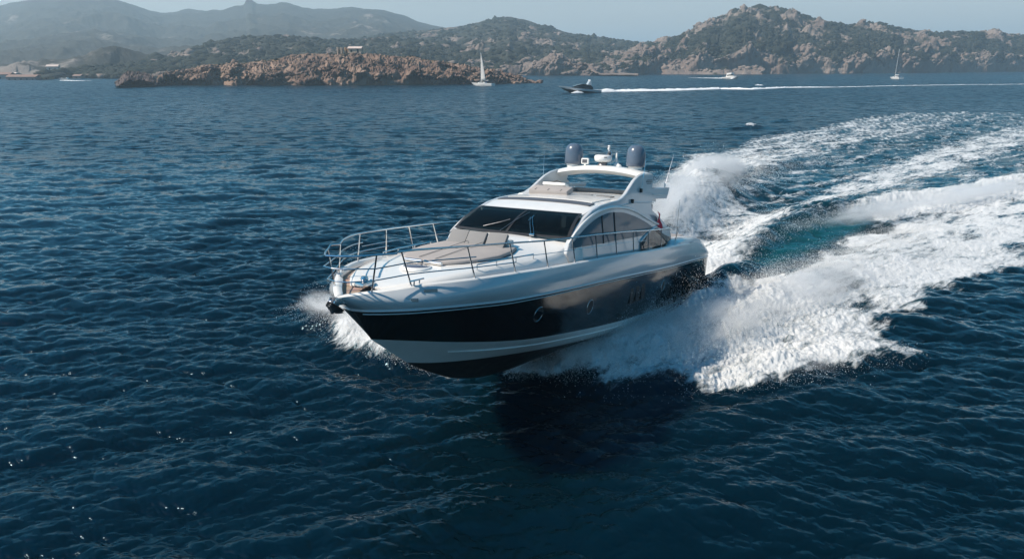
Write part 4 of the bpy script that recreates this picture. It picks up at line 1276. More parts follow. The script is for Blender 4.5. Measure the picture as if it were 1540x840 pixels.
# foredeck fittings -----------------------------------------------------------------
b = MB(); zc = deck_top(17.62, .12) 
b.lathe([(0, .055), (.31, .05), (.36, .035), (.385, 0), (.385, -.03)], (17.58, .18, zc), 32)
ht = b.build('deck_hatch', M['plastic'], yacht, smooth=40)
b = MB(); b.lathe([(0, .064), (.30, .058), (.315, .045)], (17.58, .18, zc), 32); b.build('hatch_glass', M['hatch'], ht, smooth=40)
b = MB()
b.box((19.15, .02, 2.33), (.42, .26, .12), bev=.04); b.lathe([(0, .17), (.07, .16), (.09, .1), (.06, .05), (.1, 0), (0, 0)], (19.2, .05, 2.36), 16)
b.build('windlass', M['steel'], yacht, smooth=40)
for x, s in ((18.75, 1), (18.75, -1), (1.6, 1)):
    yg, zg = float(smooth_tab(G_Y, x)), float(smooth_tab(G_Z, x))
    b = MB(); y = (yg - .09) * s
    b.tube([(x - .24, y, zg + .13), (x + .24, y, zg + .13)], .018, 8)
    for q in (-.09, .09): b.tube([(x + q, y, zg + .02), (x + q, y, zg + .13)], .016, 8)
    b.build('mooring_cleat', M['steel'], yacht, smooth=40)
for x, z in ((19.0, 2.12), (18.62, 2.30)):
    for s in (1, -1):
        b = MB(); y = hull_y(x, z)
        dy = (hull_y(x + .1, z) - hull_y(x - .1, z)) / .2
        b.box((x, (y + .004) * s, z), (.30, .02, .075), rot=Matrix.Rotation(math.atan(dy) * s, 3, 'Z'), bev=.006)
        b.build('fairlead', M['steel'], yacht)
for s in (1, -1):
    b = MB()
    pts = [(16.9, 1.50), (16.2, 1.60), (15.4, 1.68), (14.6, 1.74)]
    zz = [deck_section(x)[4] for x, y in pts]
    b.tube([(x, (y - .08) * s, z + .13) for (x, y), z in zip(pts, zz)], .018, 8)
    for (x, y), z in zip(pts, zz): b.tube([(x, (y - .08) * s, z - .02), (x, (y - .08) * s, z + .13)], .015, 8)
    b.build('grab_rail', M['steel'], yacht, smooth=40)
# anchor in its roller
b = MB()
b.tube([(19.7, .0, 2.14), (20.0, 0, 2.13)], .06, 8); b.box((19.85, .09, 2.10), (.5, .03, .15), bev=.01); b.box((19.85, -.09, 2.10), (.5, .03, .15), bev=.01)
b.lathe([(0, -.09), (.08, -.09), (.05, 0), (.08, .09), (0, .09)], (20.06, 0, 2.07), 14, Matrix.Rotation(R(90), 3, 'X'))
an = b.build('bow_roller', M['steel'], yacht, smooth=40)
b = MB()
b.tube([(19.75, 0, 2.16), (20.05, 0, 2.14), (20.17, 0, 2.03), (20.10, 0, 1.86)], [.03, .04, .045, .035], 8)
fl = np.array([[(20.24, 0, 2.10), (20.20, .09, 2.05), (20.12, .17, 1.99)], [(20.17, 0, 1.95), (20.11, .10, 1.92), (20.00, .18, 1.91)], [(20.02, 0, 1.84), (19.97, .08, 1.84), (19.90, .12, 1.85)], [(19.84, 0, 1.82), (19.83, .02, 1.82), (19.82, .03, 1.83)]])
for s in (1, -1):
    b.grid(fl * np.array([1, s, 1])); b.grid(fl * np.array([1, s, 1]) + np.array([-.03, 0, .035]))
b.build('anchor', M['darksteel'], an, smooth=40)

# guard rails ------------------------------------------------------------------------
T_Z = [(5.0, .70), (6.7, .70), (10, .73), (14, .72), (19.2, .80), (20.2, .86)]
def rail_top(xb, s=1):
    "top rail above a foot at xb"
    yg, zg = float(smooth_tab(G_Y, xb)), float(smooth_tab(G_Z, xb))
    k = sstep(5, 19, np.array(xb))
    return np.array([xb + .22 + .12 * float(k), yg - .06 - (.40 if s < 0 else .02) * float(sstep(13.5, 17.5, np.array(xb))), zg + float(lerp_tab(T_Z, xb))])
def rail_foot(xb):
    return np.array([xb, float(smooth_tab(G_Y, xb)) - .08, float(smooth_tab(G_Z, xb)) + .02])
FEET = [18.85 - 1.373 * k for k in range(10)]
for s in (1, -1):
    mir = np.array([1, s, 1])
    b = MB()
    xs_ = np.linspace(6.49, 18.9, 40)
    front = [(19.55, 1.22, 3.17), (19.85, .95, 3.14), (20.10, .60, 3.10), (20.22, .25, 3.08), (20.26, 0, 3.07)] if s > 0 else [(19.42, .72, 3.14), (19.75, .46, 3.11), (20.05, .24, 3.09), (20.21, .08, 3.07), (20.26, 0, 3.07)]
    top = [rail_top(x, s) for x in xs_] + [np.array(q) for q in front]
    aft = [np.array([4.2, 2.28, 2.22]), np.array([4.25, 2.36, 2.55]), np.array([4.6, 2.44, 2.76]), np.array([5.6, 2.47, 2.80])]
    b.tube([tuple(p * mir) for p in aft + top], .0225, 8)
    rail = b.build('guard_rail', M['steel'], yacht, smooth=40)
    for xb in FEET + [19.5]:
        b = MB()
        if xb < 19.2: f_, t_ = rail_foot(xb), rail_top(xb, s)
        else: f_, t_ = np.array([19.50, .52, 2.27]), np.array([19.84, .95, 3.13] if s > 0 else [19.80, .42, 3.105])
        b.tube([tuple(f_ * mir), tuple(t_ * mir)], .019, 8)
        b.lathe([(0, .03), (.03, .02), (.04, 0), (0, 0)], tuple(f_ * mir), 10)
        b.build('stanchion', M['steel'], rail, smooth=40)
    b = MB()
    for frac, tip, nmax in ((.66, (20.12, 2.80), 17.3), (.34, (20.02, 2.52), 16.0)):
        pts = []
        for x in np.linspace(nmax, 18.85, 8):
            f_, t_ = rail_foot(x), rail_top(x, s); pts.append(f_ * (1 - frac) + t_ * frac)
        a, c = np.array([19.50, .52, 2.27]), np.array([19.84, .95, 3.13] if s > 0 else [19.80, .42, 3.105])
        pts += [a * (1 - frac) + c * frac + np.array([0, .03, 0]), np.array([tip[0] - .06, .28, tip[1]]), np.array([tip[0], 0, tip[1]])]
        b.tube([tuple(p * mir) for p in pts], .014, 6)
    pts = []
    for x in np.linspace(8.0, 17.3, 26):
        f_, t_ = rail_foot(x), rail_top(x, s); pts.append(f_ * .48 + t_ * .52)
    b.tube([tuple(p * mir) for p in pts], .009, 6)
    b.build('middle_rail', M['steel'], rail, smooth=40)

# portholes and hull windows -----------------------------------------------------------
def porthole(x, z, w, h, s):
    y = hull_y(x, z)
    dy = (hull_y(x + .15, z) - hull_y(x - .15, z)) / .3
    dz = (hull_y(x, z + .1) - hull_y(x, z - .1)) / .2
    n = Vector((-dy, 1, -dz)).normalized()
    u = Vector((1, dy, 0)).normalized(); v = n.cross(u).normalized()
    if v.z < 0: v = -v
    def pt(a, rw, rh, off):
        p = Vector((x, y, z)) + u * (math.cos(a) * rw) + v * (math.sin(a) * rh) + n * off
        return (p.x, p.y * s, p.z)
    b = MB()
    b.tube([pt(2 * math.pi * k / 28, w, h, .006) for k in range(28)], .011, 6, closed=True)
    o = b.build('porthole', M['steel'], hull, smooth=50)
    b = MB(); b.add([pt(2 * math.pi * k / 28, w * .97, h * .97, .009) for k in range(28)], [tuple(range(28))])
    b.build('porthole_glass', M['hole'], o)
for s in (1, -1):
    for x, z in ((18.05, 1.42), (15.0, 1.22), (12.35, 1.00), (6.1, .72)):
        porthole(x, z, .175, .215, s)
    for x in (9.25, 8.75, 8.25):
        b = MB()
        y = hull_y(x, .85)
        b.box((x, (y + .0) * s, .85), (.34, .03, .52), bev=.012)
        b.build('hull_window', M['hole'], hull)
    b = MB(); b.box((.55, (hull_y(.55, .72) + .0) * s, .72), (.12, .03, .36), rot=Matrix.Rotation(R(12), 3, 'Y'), bev=.02); b.build('exhaust_slot', M['rubber'], hull)

# stern quarters, cockpit ---------------------------------------------------------------
for s in (1, -1):
    b = MB()
    rows = []
    QT = [(-.3, 1.46), (.0, 1.60), (.5, 1.84), (1.2, 2.06), (2.2, 2.20), (3.4, 2.24), (4.3, 2.22), (4.9, 2.10), (5.4, 2.04)]
    for x in np.linspace(-.3, 5.4, 24):
        yg, zg = float(smooth_tab(G_Y, x)), float(smooth_tab(G_Z, x)); zt = max(float(smooth_tab(QT, x)), zg + .01)
        e = sstep(5.4, 3.6, np.array(x)) if False else min(1, max(0, (5.4 - x) / 1.2))
        yi = yg - .2 - .55 * e
        rows.append([(x, yg - .02, zg - .02), (x, yg - .06, zg + (zt - zg) * .55), (x, yg - .20, zt - .02), (x, yg - .34 - .1 * e, zt), (x, yi - .02, zt - .05), (x, yi - .05, 1.2)])
    rows = np.array(rows) * np.array([1, s, 1])
    b.grid(rows); b.add(list(rows[0]), [tuple(range(6))]); b.add(list(rows[-1]), [tuple(range(6))])
    q = b.build('stern_quarter', M['silver'], yacht, smooth=45)
    b = MB()
    def qp(x, f):
        yg, zg = float(smooth_tab(G_Y, x)), float(smooth_tab(G_Z, x)); zt = float(smooth_tab(QT, x))
        return (x, (yg - .035 - .10 * f + .02) * s, zg + (zt - zg) * f)
    b.add([qp(3.6, .75), qp(2.9, .12), qp(2.3, .20)], [(0, 1, 2)])
    b.build('air_vent', M['hole'], q)
    b = MB(); b.tube([qp(2.2, .2), qp(3.0, .05)], .02, 6); b.build('vent_trim', M['gel'], q)
    b = MB(); b.add([qp(.45, .75), qp(.15, .8), qp(.2, .45)], [(0, 1, 2)]); b.build('stern_light', M['hole'], q)
b = MB(); b.box((2.6, 0, 1.16), (5.6, 4.3, .08)); b.build('cockpit_floor', M['teak'], yacht)
b = MB(); b.box((.9, 0, 1.55), (1.9, 3.2, .7), bev=.08); sb_ = b.build('garage_lid', M['gel'], yacht, smooth=40)
b = MB(); b.box((1.0, 0, 1.96), (1.6, 2.9, .14), bev=.05); b.build('aft_sunpad', M['taupe'], yacht, smooth=40)
for s in (1, -1):
    b = MB(); b.box((4.0, 1.35 * s, 1.55), (1.5, .7, .5), bev=.1); b.box((4.1, 1.68 * s, 2.0), (1.6, .2, .6), rot=Matrix.Rotation(R(8) * s, 3, 'X'), bev=.07)
    b.build('cockpit_seat', M['leather'], yacht, smooth=45)
    # curved glass wing behind the side window
    b = MB()
    pts = []
    for x in np.linspace(7.6, 4.2, 14):
        t = (7.6 - x) / 3.4
        zt = 2.2 + .62 * math.sin(math.pi * min(1, t * .62 + .12)); zl = 2.14
        pts.append([(x, 2.14 * s, zl), (x, (2.12 - .1 * t) * s, (zl + zt) / 2), (x, (2.06 - .14 * t) * s, zt)])
    b.grid(np.array(pts)); w = b.build('cockpit_wing', M['glass'], yacht, smooth=50)
    b = MB(); b.tube([p[2] for p in pts], .045, 8); b.build('wing_frame', M['silver'], w, smooth=50)
b = MB(); b.box((-.75, 0, .40), (1.1, 4.2, .12), bev=.04); b.build('swim_platform', M['gel'], yacht, smooth=40)
b = MB(); b.tube([(3.9, 2.2, 2.2), (3.85, 2.22, 3.75)], [.016, .008], 6); b.build('whip_aerial', M['steel'], yacht, smooth=40)

# red ensign hanging at the stern of the cockpit
b = MB()
rows = []
for i in range(9):
    u = i / 8
    rows.append([(5.98 - .42 * u - .30 * v + .03 * math.sin(5 * u + 3 * v), 2.06 + .05 * math.sin(6 * v + 4 * u), 3.40 - .60 * v - .22 * u) for v in np.linspace(0, 1, 9)])
rows = np.array(rows)
b.grid(rows); 
fg = b.build('flag', M['red'], None, smooth=60)
sol = fg.modifiers.new('thickness', 'SOLIDIFY'); sol.thickness = .006
fg.matrix_world = Matrix.Translation(BLOC) @ BROT.to_4x4()
tag(fg, 'small red flag drooping behind the cockpit of the black-banded yacht', 'flag')

# ------------------------------------------------------------------ spray: drops thrown up from the hull and the breaking crests
def spray_mat():
    m, nt, p = new_mat('spray_drops')
    tc = N(nt, 'ShaderNodeTexCoord')
    nz = N(nt, 'ShaderNodeTexNoise', inp={'Scale': 3.0})
    nt.links.new(tc.outputs['Object'], nz.inputs['Vector'])
    mx = N(nt, 'ShaderNodeMix', data_type='RGBA'); mx.inputs[6].default_value = (.93, .95, .96, 1); mx.inputs[7].default_value = (.98, .98, .98, 1)
    nt.links.new(nz.outputs['Fac'], mx.inputs[0]); nt.links.new(mx.outputs[2], p.inputs['Base Color'])
    p.inputs['Roughness'].default_value = .4
    tl = N(nt, 'ShaderNodeBsdfTranslucent'); tl.inputs[0].default_value = (.97, .98, .98, 1)
    ms = N(nt, 'ShaderNodeMixShader'); ms.inputs[0].default_value = .5
    nt.links.new(p.outputs[0], ms.inputs[1]); nt.links.new(tl.outputs[0], ms.inputs[2])
    nt.links.new(ms.outputs[0], nt.nodes['Material Output'].inputs['Surface'])
    return m
SPRAY = spray_mat()
TET = np.array([(1, 1, 1), (-1, -1, 1), (-1, 1, -1), (1, -1, -1)], float) / math.sqrt(3)
TETF = np.array([(0, 1, 2), (0, 3, 1), (0, 2, 3), (1, 3, 2)])

def spray(name, label, lines, seed):
    "lines: (nodes of x, y, base z, sideways spread, height, weight), drop count, drop radius"
    rg = np.random.default_rng(seed)
    allv = []; 
    for nodes, count, rad in lines:
        nd = np.array(nodes, float)
        seg = np.hypot(*np.diff(nd[:, :2], axis=0).T)
        wgt = seg * (nd[:-1, 5] + nd[1:, 5]) / 2 * (nd[:-1, 3] + nd[1:, 3]) / 2
        i = rg.choice(len(seg), count * 2, p=wgt / wgt.sum())
        t = rg.uniform(0, 1, len(i))[:, None]
        q = nd[i] * (1 - t) + nd[i + 1] * t
        d = (nd[i + 1, :2] - nd[i, :2]) / seg[i][:, None]
        nrm = np.stack([-d[:, 1], d[:, 0]], -1)
        lat = rg.normal(0, 1, len(i))
        xy = q[:, :2] + nrm * (lat * q[:, 3])[:, None]
        jet = np.clip(.5 + 1.1 * fbm(xy[:, 0] / .9, xy[:, 1] / .9, 4, seed + 5), 0.02, 1.6)
        keep = rg.uniform(0, 1.1, len(i)) < jet
        q, xy, lat, jet = q[keep][:count], xy[keep][:count], lat[keep][:count], jet[keep][:count]
        e = np.minimum(rg.exponential(.36, len(q)), 1.6)
        z = q[:, 2] + e * q[:, 4] * jet * np.exp(-.35 * lat ** 2) * 1.5
        xy = xy + rg.normal(0, .10, xy.shape) + (0.5 * e * q[:, 4])[:, None] * np.array([TRACK]) * .6
        s = rad * rg.lognormal(0, .45, len(q))
        c = np.concatenate([xy, z[:, None]], 1)
        a = rg.normal(size=(len(q), 4)); a /= np.linalg.norm(a, axis=1)[:, None]
        w_, x_, y_, z_ = a.T
        Rm = np.stack([1 - 2 * (y_ ** 2 + z_ ** 2), 2 * (x_ * y_ - z_ * w_), 2 * (x_ * z_ + y_ * w_), 2 * (x_ * y_ + z_ * w_), 1 - 2 * (x_ ** 2 + z_ ** 2), 2 * (y_ * z_ - x_ * w_),
                       2 * (x_ * z_ - y_ * w_), 2 * (y_ * z_ + x_ * w_), 1 - 2 * (x_ ** 2 + y_ ** 2)], -1).reshape(-1, 3, 3)
        v = np.einsum('nij,kj->nki', Rm, TET) * s[:, None, None] + c[:, None, :]
        allv.append(v.reshape(-1, 3))
    P = np.concatenate(allv)
    k = len(P) // 4
    F = (TETF[None] + (np.arange(k) * 4)[:, None, None]).reshape(-1, 3)
    o = big_mesh(name, P, F, SPRAY, None, smooth=True)
    tag(o, label, 'spray', kind='stuff')
    return o

def SW(px, py, z, spread, height, weight):
    p = sea_at(px, py, z); return (p[0], p[1], z, spread, height, weight)
def BW(x, y, z, spread, height, weight):
    p = boat_world(x, y, z); return (p[0], p[1], p[2], spread, height, weight)

spray('side_spray', 'white spray thrown out along the near side of the black-banded yacht', [
    ([BW(12.6, 1.65, -.55, .10, .25, .5), BW(11, 2.2, -.55, .25, .5, 1), BW(9.0, 2.5, -.5, .4, .8, 1), BW(7.0, 2.8, -.45, .5, .9, 1), BW(5.5, 3.6, -.6, .6, .4, .3)], 80000, .006),
    ([SW(765, 557, .1, .25, .3, .6), SW(830, 548, .35, .5, .7, 1), SW(890, 538, .55, .7, 1.0, 1), SW(960, 520, .7, .8, 1.2, 1.1), SW(1030, 498, .75, .9, 1.2, 1.1), SW(1100, 468, .6, 1.0, 1.0, 1), SW(1180, 436, .45, 1.0, .7, .8), SW(1290, 395, .3, 1.1, .5, .6), SW(1420, 345, .2, 1.2, .4, .5)], 300000, .0065),
    ([SW(800, 568, .0, .25, .25, .6), SW(900, 580, .05, .35, .35, 1), SW(1000, 575, .1, .45, .4, 1), SW(1110, 566, .1, .45, .4, 1), SW(1200, 552, .1, .5, .35, .9), SW(1300, 535, .05, .4, .3, .7), SW(1370, 530, 0, .4, .2, .5)], 12000, .006)], 301)
spray('bow_spray', 'white spray bursting out from under the far side of the yacht bow', [
    ([SW(655, 556, .05, .15, .2, .5), SW(615, 538, .3, .3, .5, .9), SW(570, 512, .5, .45, .8, 1), SW(530, 485, .6, .5, .9, 1), SW(495, 466, .6, .5, .8, .9), SW(462, 455, .4, .4, .5, .6)], 30000, .006),
    ([SW(540, 460, .8, .4, .9, 1), SW(520, 448, .8, .45, .8, 1), SW(500, 450, .7, .4, .6, .7)], 8000, .006)], 302)
spray('stern_spray', 'tall white plume of spray rising behind the far side of the yacht stern', [
    ([(7.4, 35.2, .5, .7, .9, .7), (9.4, 39.5, 1.0, 1.0, 1.3, 1), (12.0, 45, 1.4, 1.3, 1.5, 1), (15.2, 51.5, 1.1, 1.6, 1.2, .9), (20, 59, .6, 1.6, .8, .6), (30, 70, .3, 1.6, .5, .4)], 100000, .009)], 303)
spray('crest_spray', 'fine white spray blowing off the breaking crest of the wake', [
    ([SW(1130, 372, .6, .3, .4, .5), SW(1190, 346, .9, .4, .6, 1), SW(1260, 326, 1.0, .5, .6, 1), SW(1340, 310, .9, .5, .6, 1), SW(1450, 292, .7, .7, .5, .8), SW(1600, 265, .5, .8, .4, .6)], 40000, .007),
    ([SW(1085, 400, .1, .6, .5, 1), SW(1120, 350, .2, .8, .5, .9), SW(1180, 318, .2, .8, .4, .5)], 12000, .007)], 304)

# ------------------------------------------------------------------ fine mist hanging in the spray
def mist_mat(dens, name):
    m = bpy.data.materials.new(name); m.use_nodes = True
    nt = m.node_tree; nt.nodes.remove(nt.nodes['Principled BSDF']); L = nt.links.new
    tc = N(nt, 'ShaderNodeTexCoord')
    ln = N(nt, 'ShaderNodeVectorMath', operation='LENGTH'); L(tc.outputs['Object'], ln.inputs[0])
    fall = N(nt, 'ShaderNodeMapRange', interpolation_type='SMOOTHSTEP', inp={'From Min': 1.0, 'From Max': 0.15, 'To Min': 0.0, 'To Max': 1.0}); L(ln.outputs['Value'], fall.inputs['Value'])
    oi = N(nt, 'ShaderNodeObjectInfo')
    ad = N(nt, 'ShaderNodeVectorMath', operation='ADD'); L(tc.outputs['Object'], ad.inputs[0]); L(oi.outputs['Location'], ad.inputs[1])
    nz = N(nt, 'ShaderNodeTexNoise', inp={'Scale': 2.6, 'Detail': 5.0, 'Roughness': 0.62}); L(ad.outputs[0], nz.inputs['Vector'])
    mr = N(nt, 'ShaderNodeMapRange', inp={'From Min': 0.40, 'From Max': 0.70, 'To Min': 0.0, 'To Max': 1.0}); L(nz.outputs['Fac'], mr.inputs['Value'])
    a = N(nt, 'ShaderNodeMath', operation='MULTIPLY'); L(fall.outputs[0], a.inputs[0]); L(mr.outputs[0], a.inputs[1])
    d = N(nt, 'ShaderNodeMath', operation='MULTIPLY'); d.inputs[1].default_value = dens; L(a.outputs[0], d.inputs[0])
    v = N(nt, 'ShaderNodeVolumePrincipled'); v.inputs['Color'].default_value = (1, 1, 1, 1); v.inputs['Anisotropy'].default_value = .3
    L(d.outputs[0], v.inputs['Density']); L(v.outputs[0], nt.nodes['Material Output'].inputs['Volume'])
    return m
MIST = mist_mat(3.2, 'spray_mist_air')
MIST2 = mist_mat(5.0, 'dense_spray_mist_air')
def mist(label, a, b, ry, rz, group, mat=None):
    "an egg of mist lying along the line a-b"
    bm = bmesh.new(); bmesh.ops.create_icosphere(bm, subdivisions=3, radius=1.0)
    me = bpy.data.meshes.new('spray_mist'); bm.to_mesh(me); bm.free(); me.materials.append(mat or MIST)
    o = bpy.data.objects.new('spray_mist', me)
    a, b = np.array(a, float), np.array(b, float)
    c = (a + b) / 2; d = b - a
    o.location = c; o.scale = (np.linalg.norm(d) / 2, ry, rz); o.rotation_euler = (0, 0, math.atan2(d[1], d[0]))
    link(o); tag(o, label, 'spray', group, 'stuff')
def sp(px, py, z): return sea_at(px, py, z)
G1 = 'mist along the near side of the yacht'
LB = 'soft white mist hanging in the spray along the near side of the yacht'
mist(LB, sp(735, 556, .15), sp(870, 545, .4), .5, .5, G1)
mist(LB, sp(790, 552, .3), sp(960, 530, .6), .9, .8, G1)
mist(LB, sp(860, 545, .5), sp(1060, 500, .7), 1.2, 1.1, G1)
mist(LB, sp(960, 525, .6), sp(1180, 460, .6), 1.4, 1.1, G1)
mist(LB, sp(1080, 490, .5), sp(1320, 400, .4), 1.5, .9, G1)
mist(LB, sp(860, 575, .1), sp(1080, 566, .2), .6, .45, G1)
mist(LB, sp(1040, 565, .1), sp(1300, 535, .15), .8, .45, G1)
G2 = 'mist off the far side of the bow'
LB = 'soft white mist bursting out beyond the yacht bow'
mist(LB, sp(660, 556, .1), sp(560, 505, .5), .6, .6, G2, MIST2)
mist(LB, sp(600, 525, .4), sp(500, 462, .6), .9, .8, G2, MIST2)
mist(LB, sp(540, 480, .6), sp(450, 448, .5), .8, .7, G2, MIST2)
G3 = 'mist behind the far side of the stern'
LB = 'soft white mist in the plume behind the far side of the stern'
mist(LB, (6.8, 34.5, 1.2), (12.5, 46, 1.8), 1.8, 1.7, G3)
mist(LB, (10.5, 42, 1.6), (19, 58, 1.3), 2.2, 1.7, G3)
G4 = 'mist along the breaking crest of the wake'
LB = 'thin white mist blowing along the breaking crest of the wake'
mist(LB, sp(1220, 338, 1.0), sp(1400, 300, 1.0), 1.0, .7, G4)
mist(LB, sp(1340, 310, .9), sp(1560, 272, .8), 1.2, .7, G4)

# ------------------------------------------------------------------ foam trails of the far boats
def foam_trail(name, label, nodes, seed):
    "nodes: pixel x, pixel y, half width, height; a low rounded ridge of foam lying on the sea"
    pts = [(*sea_at(px, py)[:2], w, h) for px, py, w, h in nodes]
    a = np.array(pts)
    seg = np.hypot(*np.diff(a[:, :2], axis=0).T); cum = np.concatenate([[0], np.cumsum(seg)])
    n = max(40, int(cum[-1] / .8))
    s = np.linspace(0, cum[-1], n)
    q = np.stack([np.interp(s, cum, a[:, k]) for k in range(4)], -1)
    d = np.gradient(q[:, :2], axis=0); d /= np.linalg.norm(d, axis=1)[:, None] + 1e-9
    nm = np.stack([-d[:, 1], d[:, 0]], -1)
    wv = q[:, 2] * (1 + .55 * fbm(s / 7, s * 0 + seed, 4, seed)); hv = q[:, 3] * (.75 + .7 * fbm(s / 5, s * 0 + seed * 3, 4, seed + 1))
    wv = np.maximum(wv, .02); hv = np.maximum(hv, .02)
    q[:, :2] += nm * (1.6 * fbm(s / 16, s * 0 + seed * 7, 3, seed + 9))[:, None]
    rows = []
    for t in np.linspace(-1, 1, 13):
        prof = max(0.0, 1 - abs(t) ** 1.6)
        x = q[:, 0] + nm[:, 0] * wv * t; y = q[:, 1] + nm[:, 1] * wv * t
        z = -.12 + (hv + .12) * prof * (1 + .35 * gnoise(x / .8, y / .8, seed + 4))
        rows.append(np.stack([x, y, z], -1))
    P = np.stack(rows, 1).reshape(-1, 3)
    o = big_mesh(name, P, grid_quads(n, 13)[:, ::-1], FOAM, None)
    tag(o, label, 'foam trail', kind='stuff')
FOAM = simple('white_foam', (.78, .80, .81), .8, vary=.08, scale=.5, spec=.2)
foam_trail('foam_trail', 'long white foam trail stretching right behind the small dark yacht', [
    (858, 140, .3, .1), (868, 139.6, 1.2, .7), (890, 138.6, 1.6, 1.0), (930, 137.6, 1.8, .85), (960, 137, 1.8, .8), (1000, 136.4, 1.7, .75), (1030, 135.6, 1.7, .75), (1080, 133.8, 1.5, .65), (1130, 134.5, 1.3, .6), (1180, 131.9, 1.0, .38), (1260, 131.2, .8, .14), (1340, 129.2, .9, .13), (1440, 127.6, 1.0, .10), (1600, 126.2, 1.0, .08)], 5)
foam_trail('foam_trail', 'short white foam trail left of the small white cruiser under the granite hill', [(1035, 117.2, .6, .05), (1060, 117.5, 1.0, .2), (1094, 118.1, 1.4, .5), (1104, 118.5, .8, .4)], 8)
foam_trail('foam_trail', 'short white foam trail behind the small launch in the left bay', [(90, 121.3, .5, .2), (105, 121.5, .9, .35), (120, 121.6, .8, .25), (138, 121.3, .5, .05)], 9)
foam_trail('foam_crest', 'small white wave crest right of the small white cruiser', [(1134, 128.6, .2, .1), (1140, 128.3, .8, .5), (1148, 128.4, .3, .1)], 12)

# ------------------------------------------------------------------ the other boats
def loft_hull(b, L, beam, free, draft, mats=(0, 0, 0), rake=.16, stripe=.5, full=2.6):
    n = 18
    rows = []
    for i in range(n + 1):
        t = i / n
        x_sh = -L / 2 + t * L
        w = beam / 2 * (1 - max(0, (t - .35) / .65) ** full)
        sh = free * (1 + .28 * max(0, t - .3) ** 1.5)
        k = t ** 3
        xk = x_sh - k * L * rake
        zk = -draft + (draft + free * .35) * max(0, (t - .6) / .4) ** 2
        xc = x_sh - k * L * rake * .8; zc = -draft * .25 + free * .45 * max(0, (t - .5) / .5) ** 2
        xm = x_sh - k * L * rake * .35; zm = zc + (sh - zc) * stripe
        rows.append([(xk, 0, zk), (xc, w * .82, zc), (xm, w * .96, zm), (x_sh, w, sh)])
    for sg in (1, -1):
        R_ = np.array(rows) * np.array([1, sg, 1])
        for k in range(3): b.grid(R_[:, k:k + 2], mi=mats[k])
    b.add([r_ for r_ in rows[0]] + [(r_[0], -r_[1], r_[2]) for r_ in rows[0][::-1]], [tuple(range(8))], mi=mats[1])
    return np.array(rows)

def small_cruiser(label, pxy, L, beam, yaw, colours, trim=3.0, fly=False, domes=True):
    p = sea_at(*pxy)
    t = empty('motor_cruiser', (p[0], p[1], .1), 0, label, 'motor boat')
    t.rotation_euler = (0, -R(trim), yaw)
    b = MB(); rows = loft_hull(b, L, beam, L * .085, L * .045, (0, 0, 1), stripe=.55)
    b.build('hull', [M[colours[0]], M[colours[1]]], t, smooth=40)
    b = MB(); dk = rows[:, 3] - np.array([0, 0, .02]); b.grid(np.stack([dk, dk * np.array([1, 0, 1]) + np.array([0, 0, .06]), dk * np.array([1, -1, 1])], 1)); b.build('deck', M['gel'], t, smooth=40)
    f = L * .085
    b = MB(); pr = [(L * .22, f * 1.05), (L * .05, f * 1.95), (-L * .05, f * 2.25), (-L * .22, f * 2.2), (-L * .30, f * 1.6), (-L * .30, f * .9), (L * .22, f * .9)]
    b.prism(pr, lambda x, z: beam * .33, lambda x, z: -beam * .33); b.build('cabin', M[colours[2]], t, smooth=30, bevel=.06)
    b = MB(); b.prism([(L * .19, f * 1.28), (L * .05, f * 1.98), (-L * .04, f * 2.18), (-L * .20, f * 2.05), (-L * .24, f * 1.55), (L * .1, f * 1.4)], lambda x, z: beam * .335, lambda x, z: -beam * .335); b.build('cabin_window', M['glass'], t, smooth=30)
    b = MB(); b.prism([(-L * .16, f * 2.1), (-L * .20, f * 3.1), (-L * .24, f * 3.15), (-L * .26, f * 2.1)], lambda x, z: beam * .36, lambda x, z: -beam * .36); ar = b.build('radar_arch', M[colours[1]], t, smooth=30, bevel=.05)
    if domes:
        for y in (-.25, .2):
            b = MB(); b.lathe([(0, .55), (.2, .5), (.28, .3), (.27, .05), (0, 0)], (-L * .22, y * beam, f * 3.1), 12); b.build('satellite_dome', M['plastic'], ar, smooth=50)
    if fly:
        b = MB(); b.box((-L * .12, 0, f * 2.7), (L * .3, beam * .6, f * .8), bev=.12); b.build('flybridge', M['gel'], t, smooth=30)
        b = MB(); b.box((-L * .16, 0, f * 4.1), (L * .28, beam * .62, .08), bev=.03); b.tube([(-L * .05, .6, f * 3), (-L * .05, .6, f * 4.1)], .04, 6); b.tube([(-L * .27, -.6, f * 3), (-L * .27, -.6, f * 4.1)], .04, 6); b.build('sun_top', M['navy'], t)
    b = MB()
    top = rows[6:, 3] + np.array([0, 0, .55])
    b.tube([tuple(q) for q in top] + [tuple(q * np.array([1, -1, 1])) for q in top[::-1]], .025, 6)
    for i in range(6, 19, 3):
        for sg in (1, -1): b.tube([tuple(rows[i, 3] * np.array([1, sg, 1])), tuple((rows[i, 3] + np.array([0, 0, .55])) * np.array([1, sg, 1]))], .02, 5)
    b.build('guard_rail', M['steel'], t)
    return t

small_cruiser('small dark motor yacht speeding left across the middle distance ahead of its long foam trail', (871, 139.2), 14.2, 4.0, R(180 + 6), ('black', 'silver', 'black'), trim=4.5)
small_cruiser('tiny white flybridge cruiser heading right below the granite hill', (1101, 118.3), 13, 4.2, R(-58), ('gel', 'gel', 'gel'), trim=4, fly=True, domes=False)
small_cruiser('tiny white launch running left across the bay at the far left', (98, 121.2), 6.4, 2.3, R(180), ('gel', 'gel', 'gel'), trim=4, domes=False)

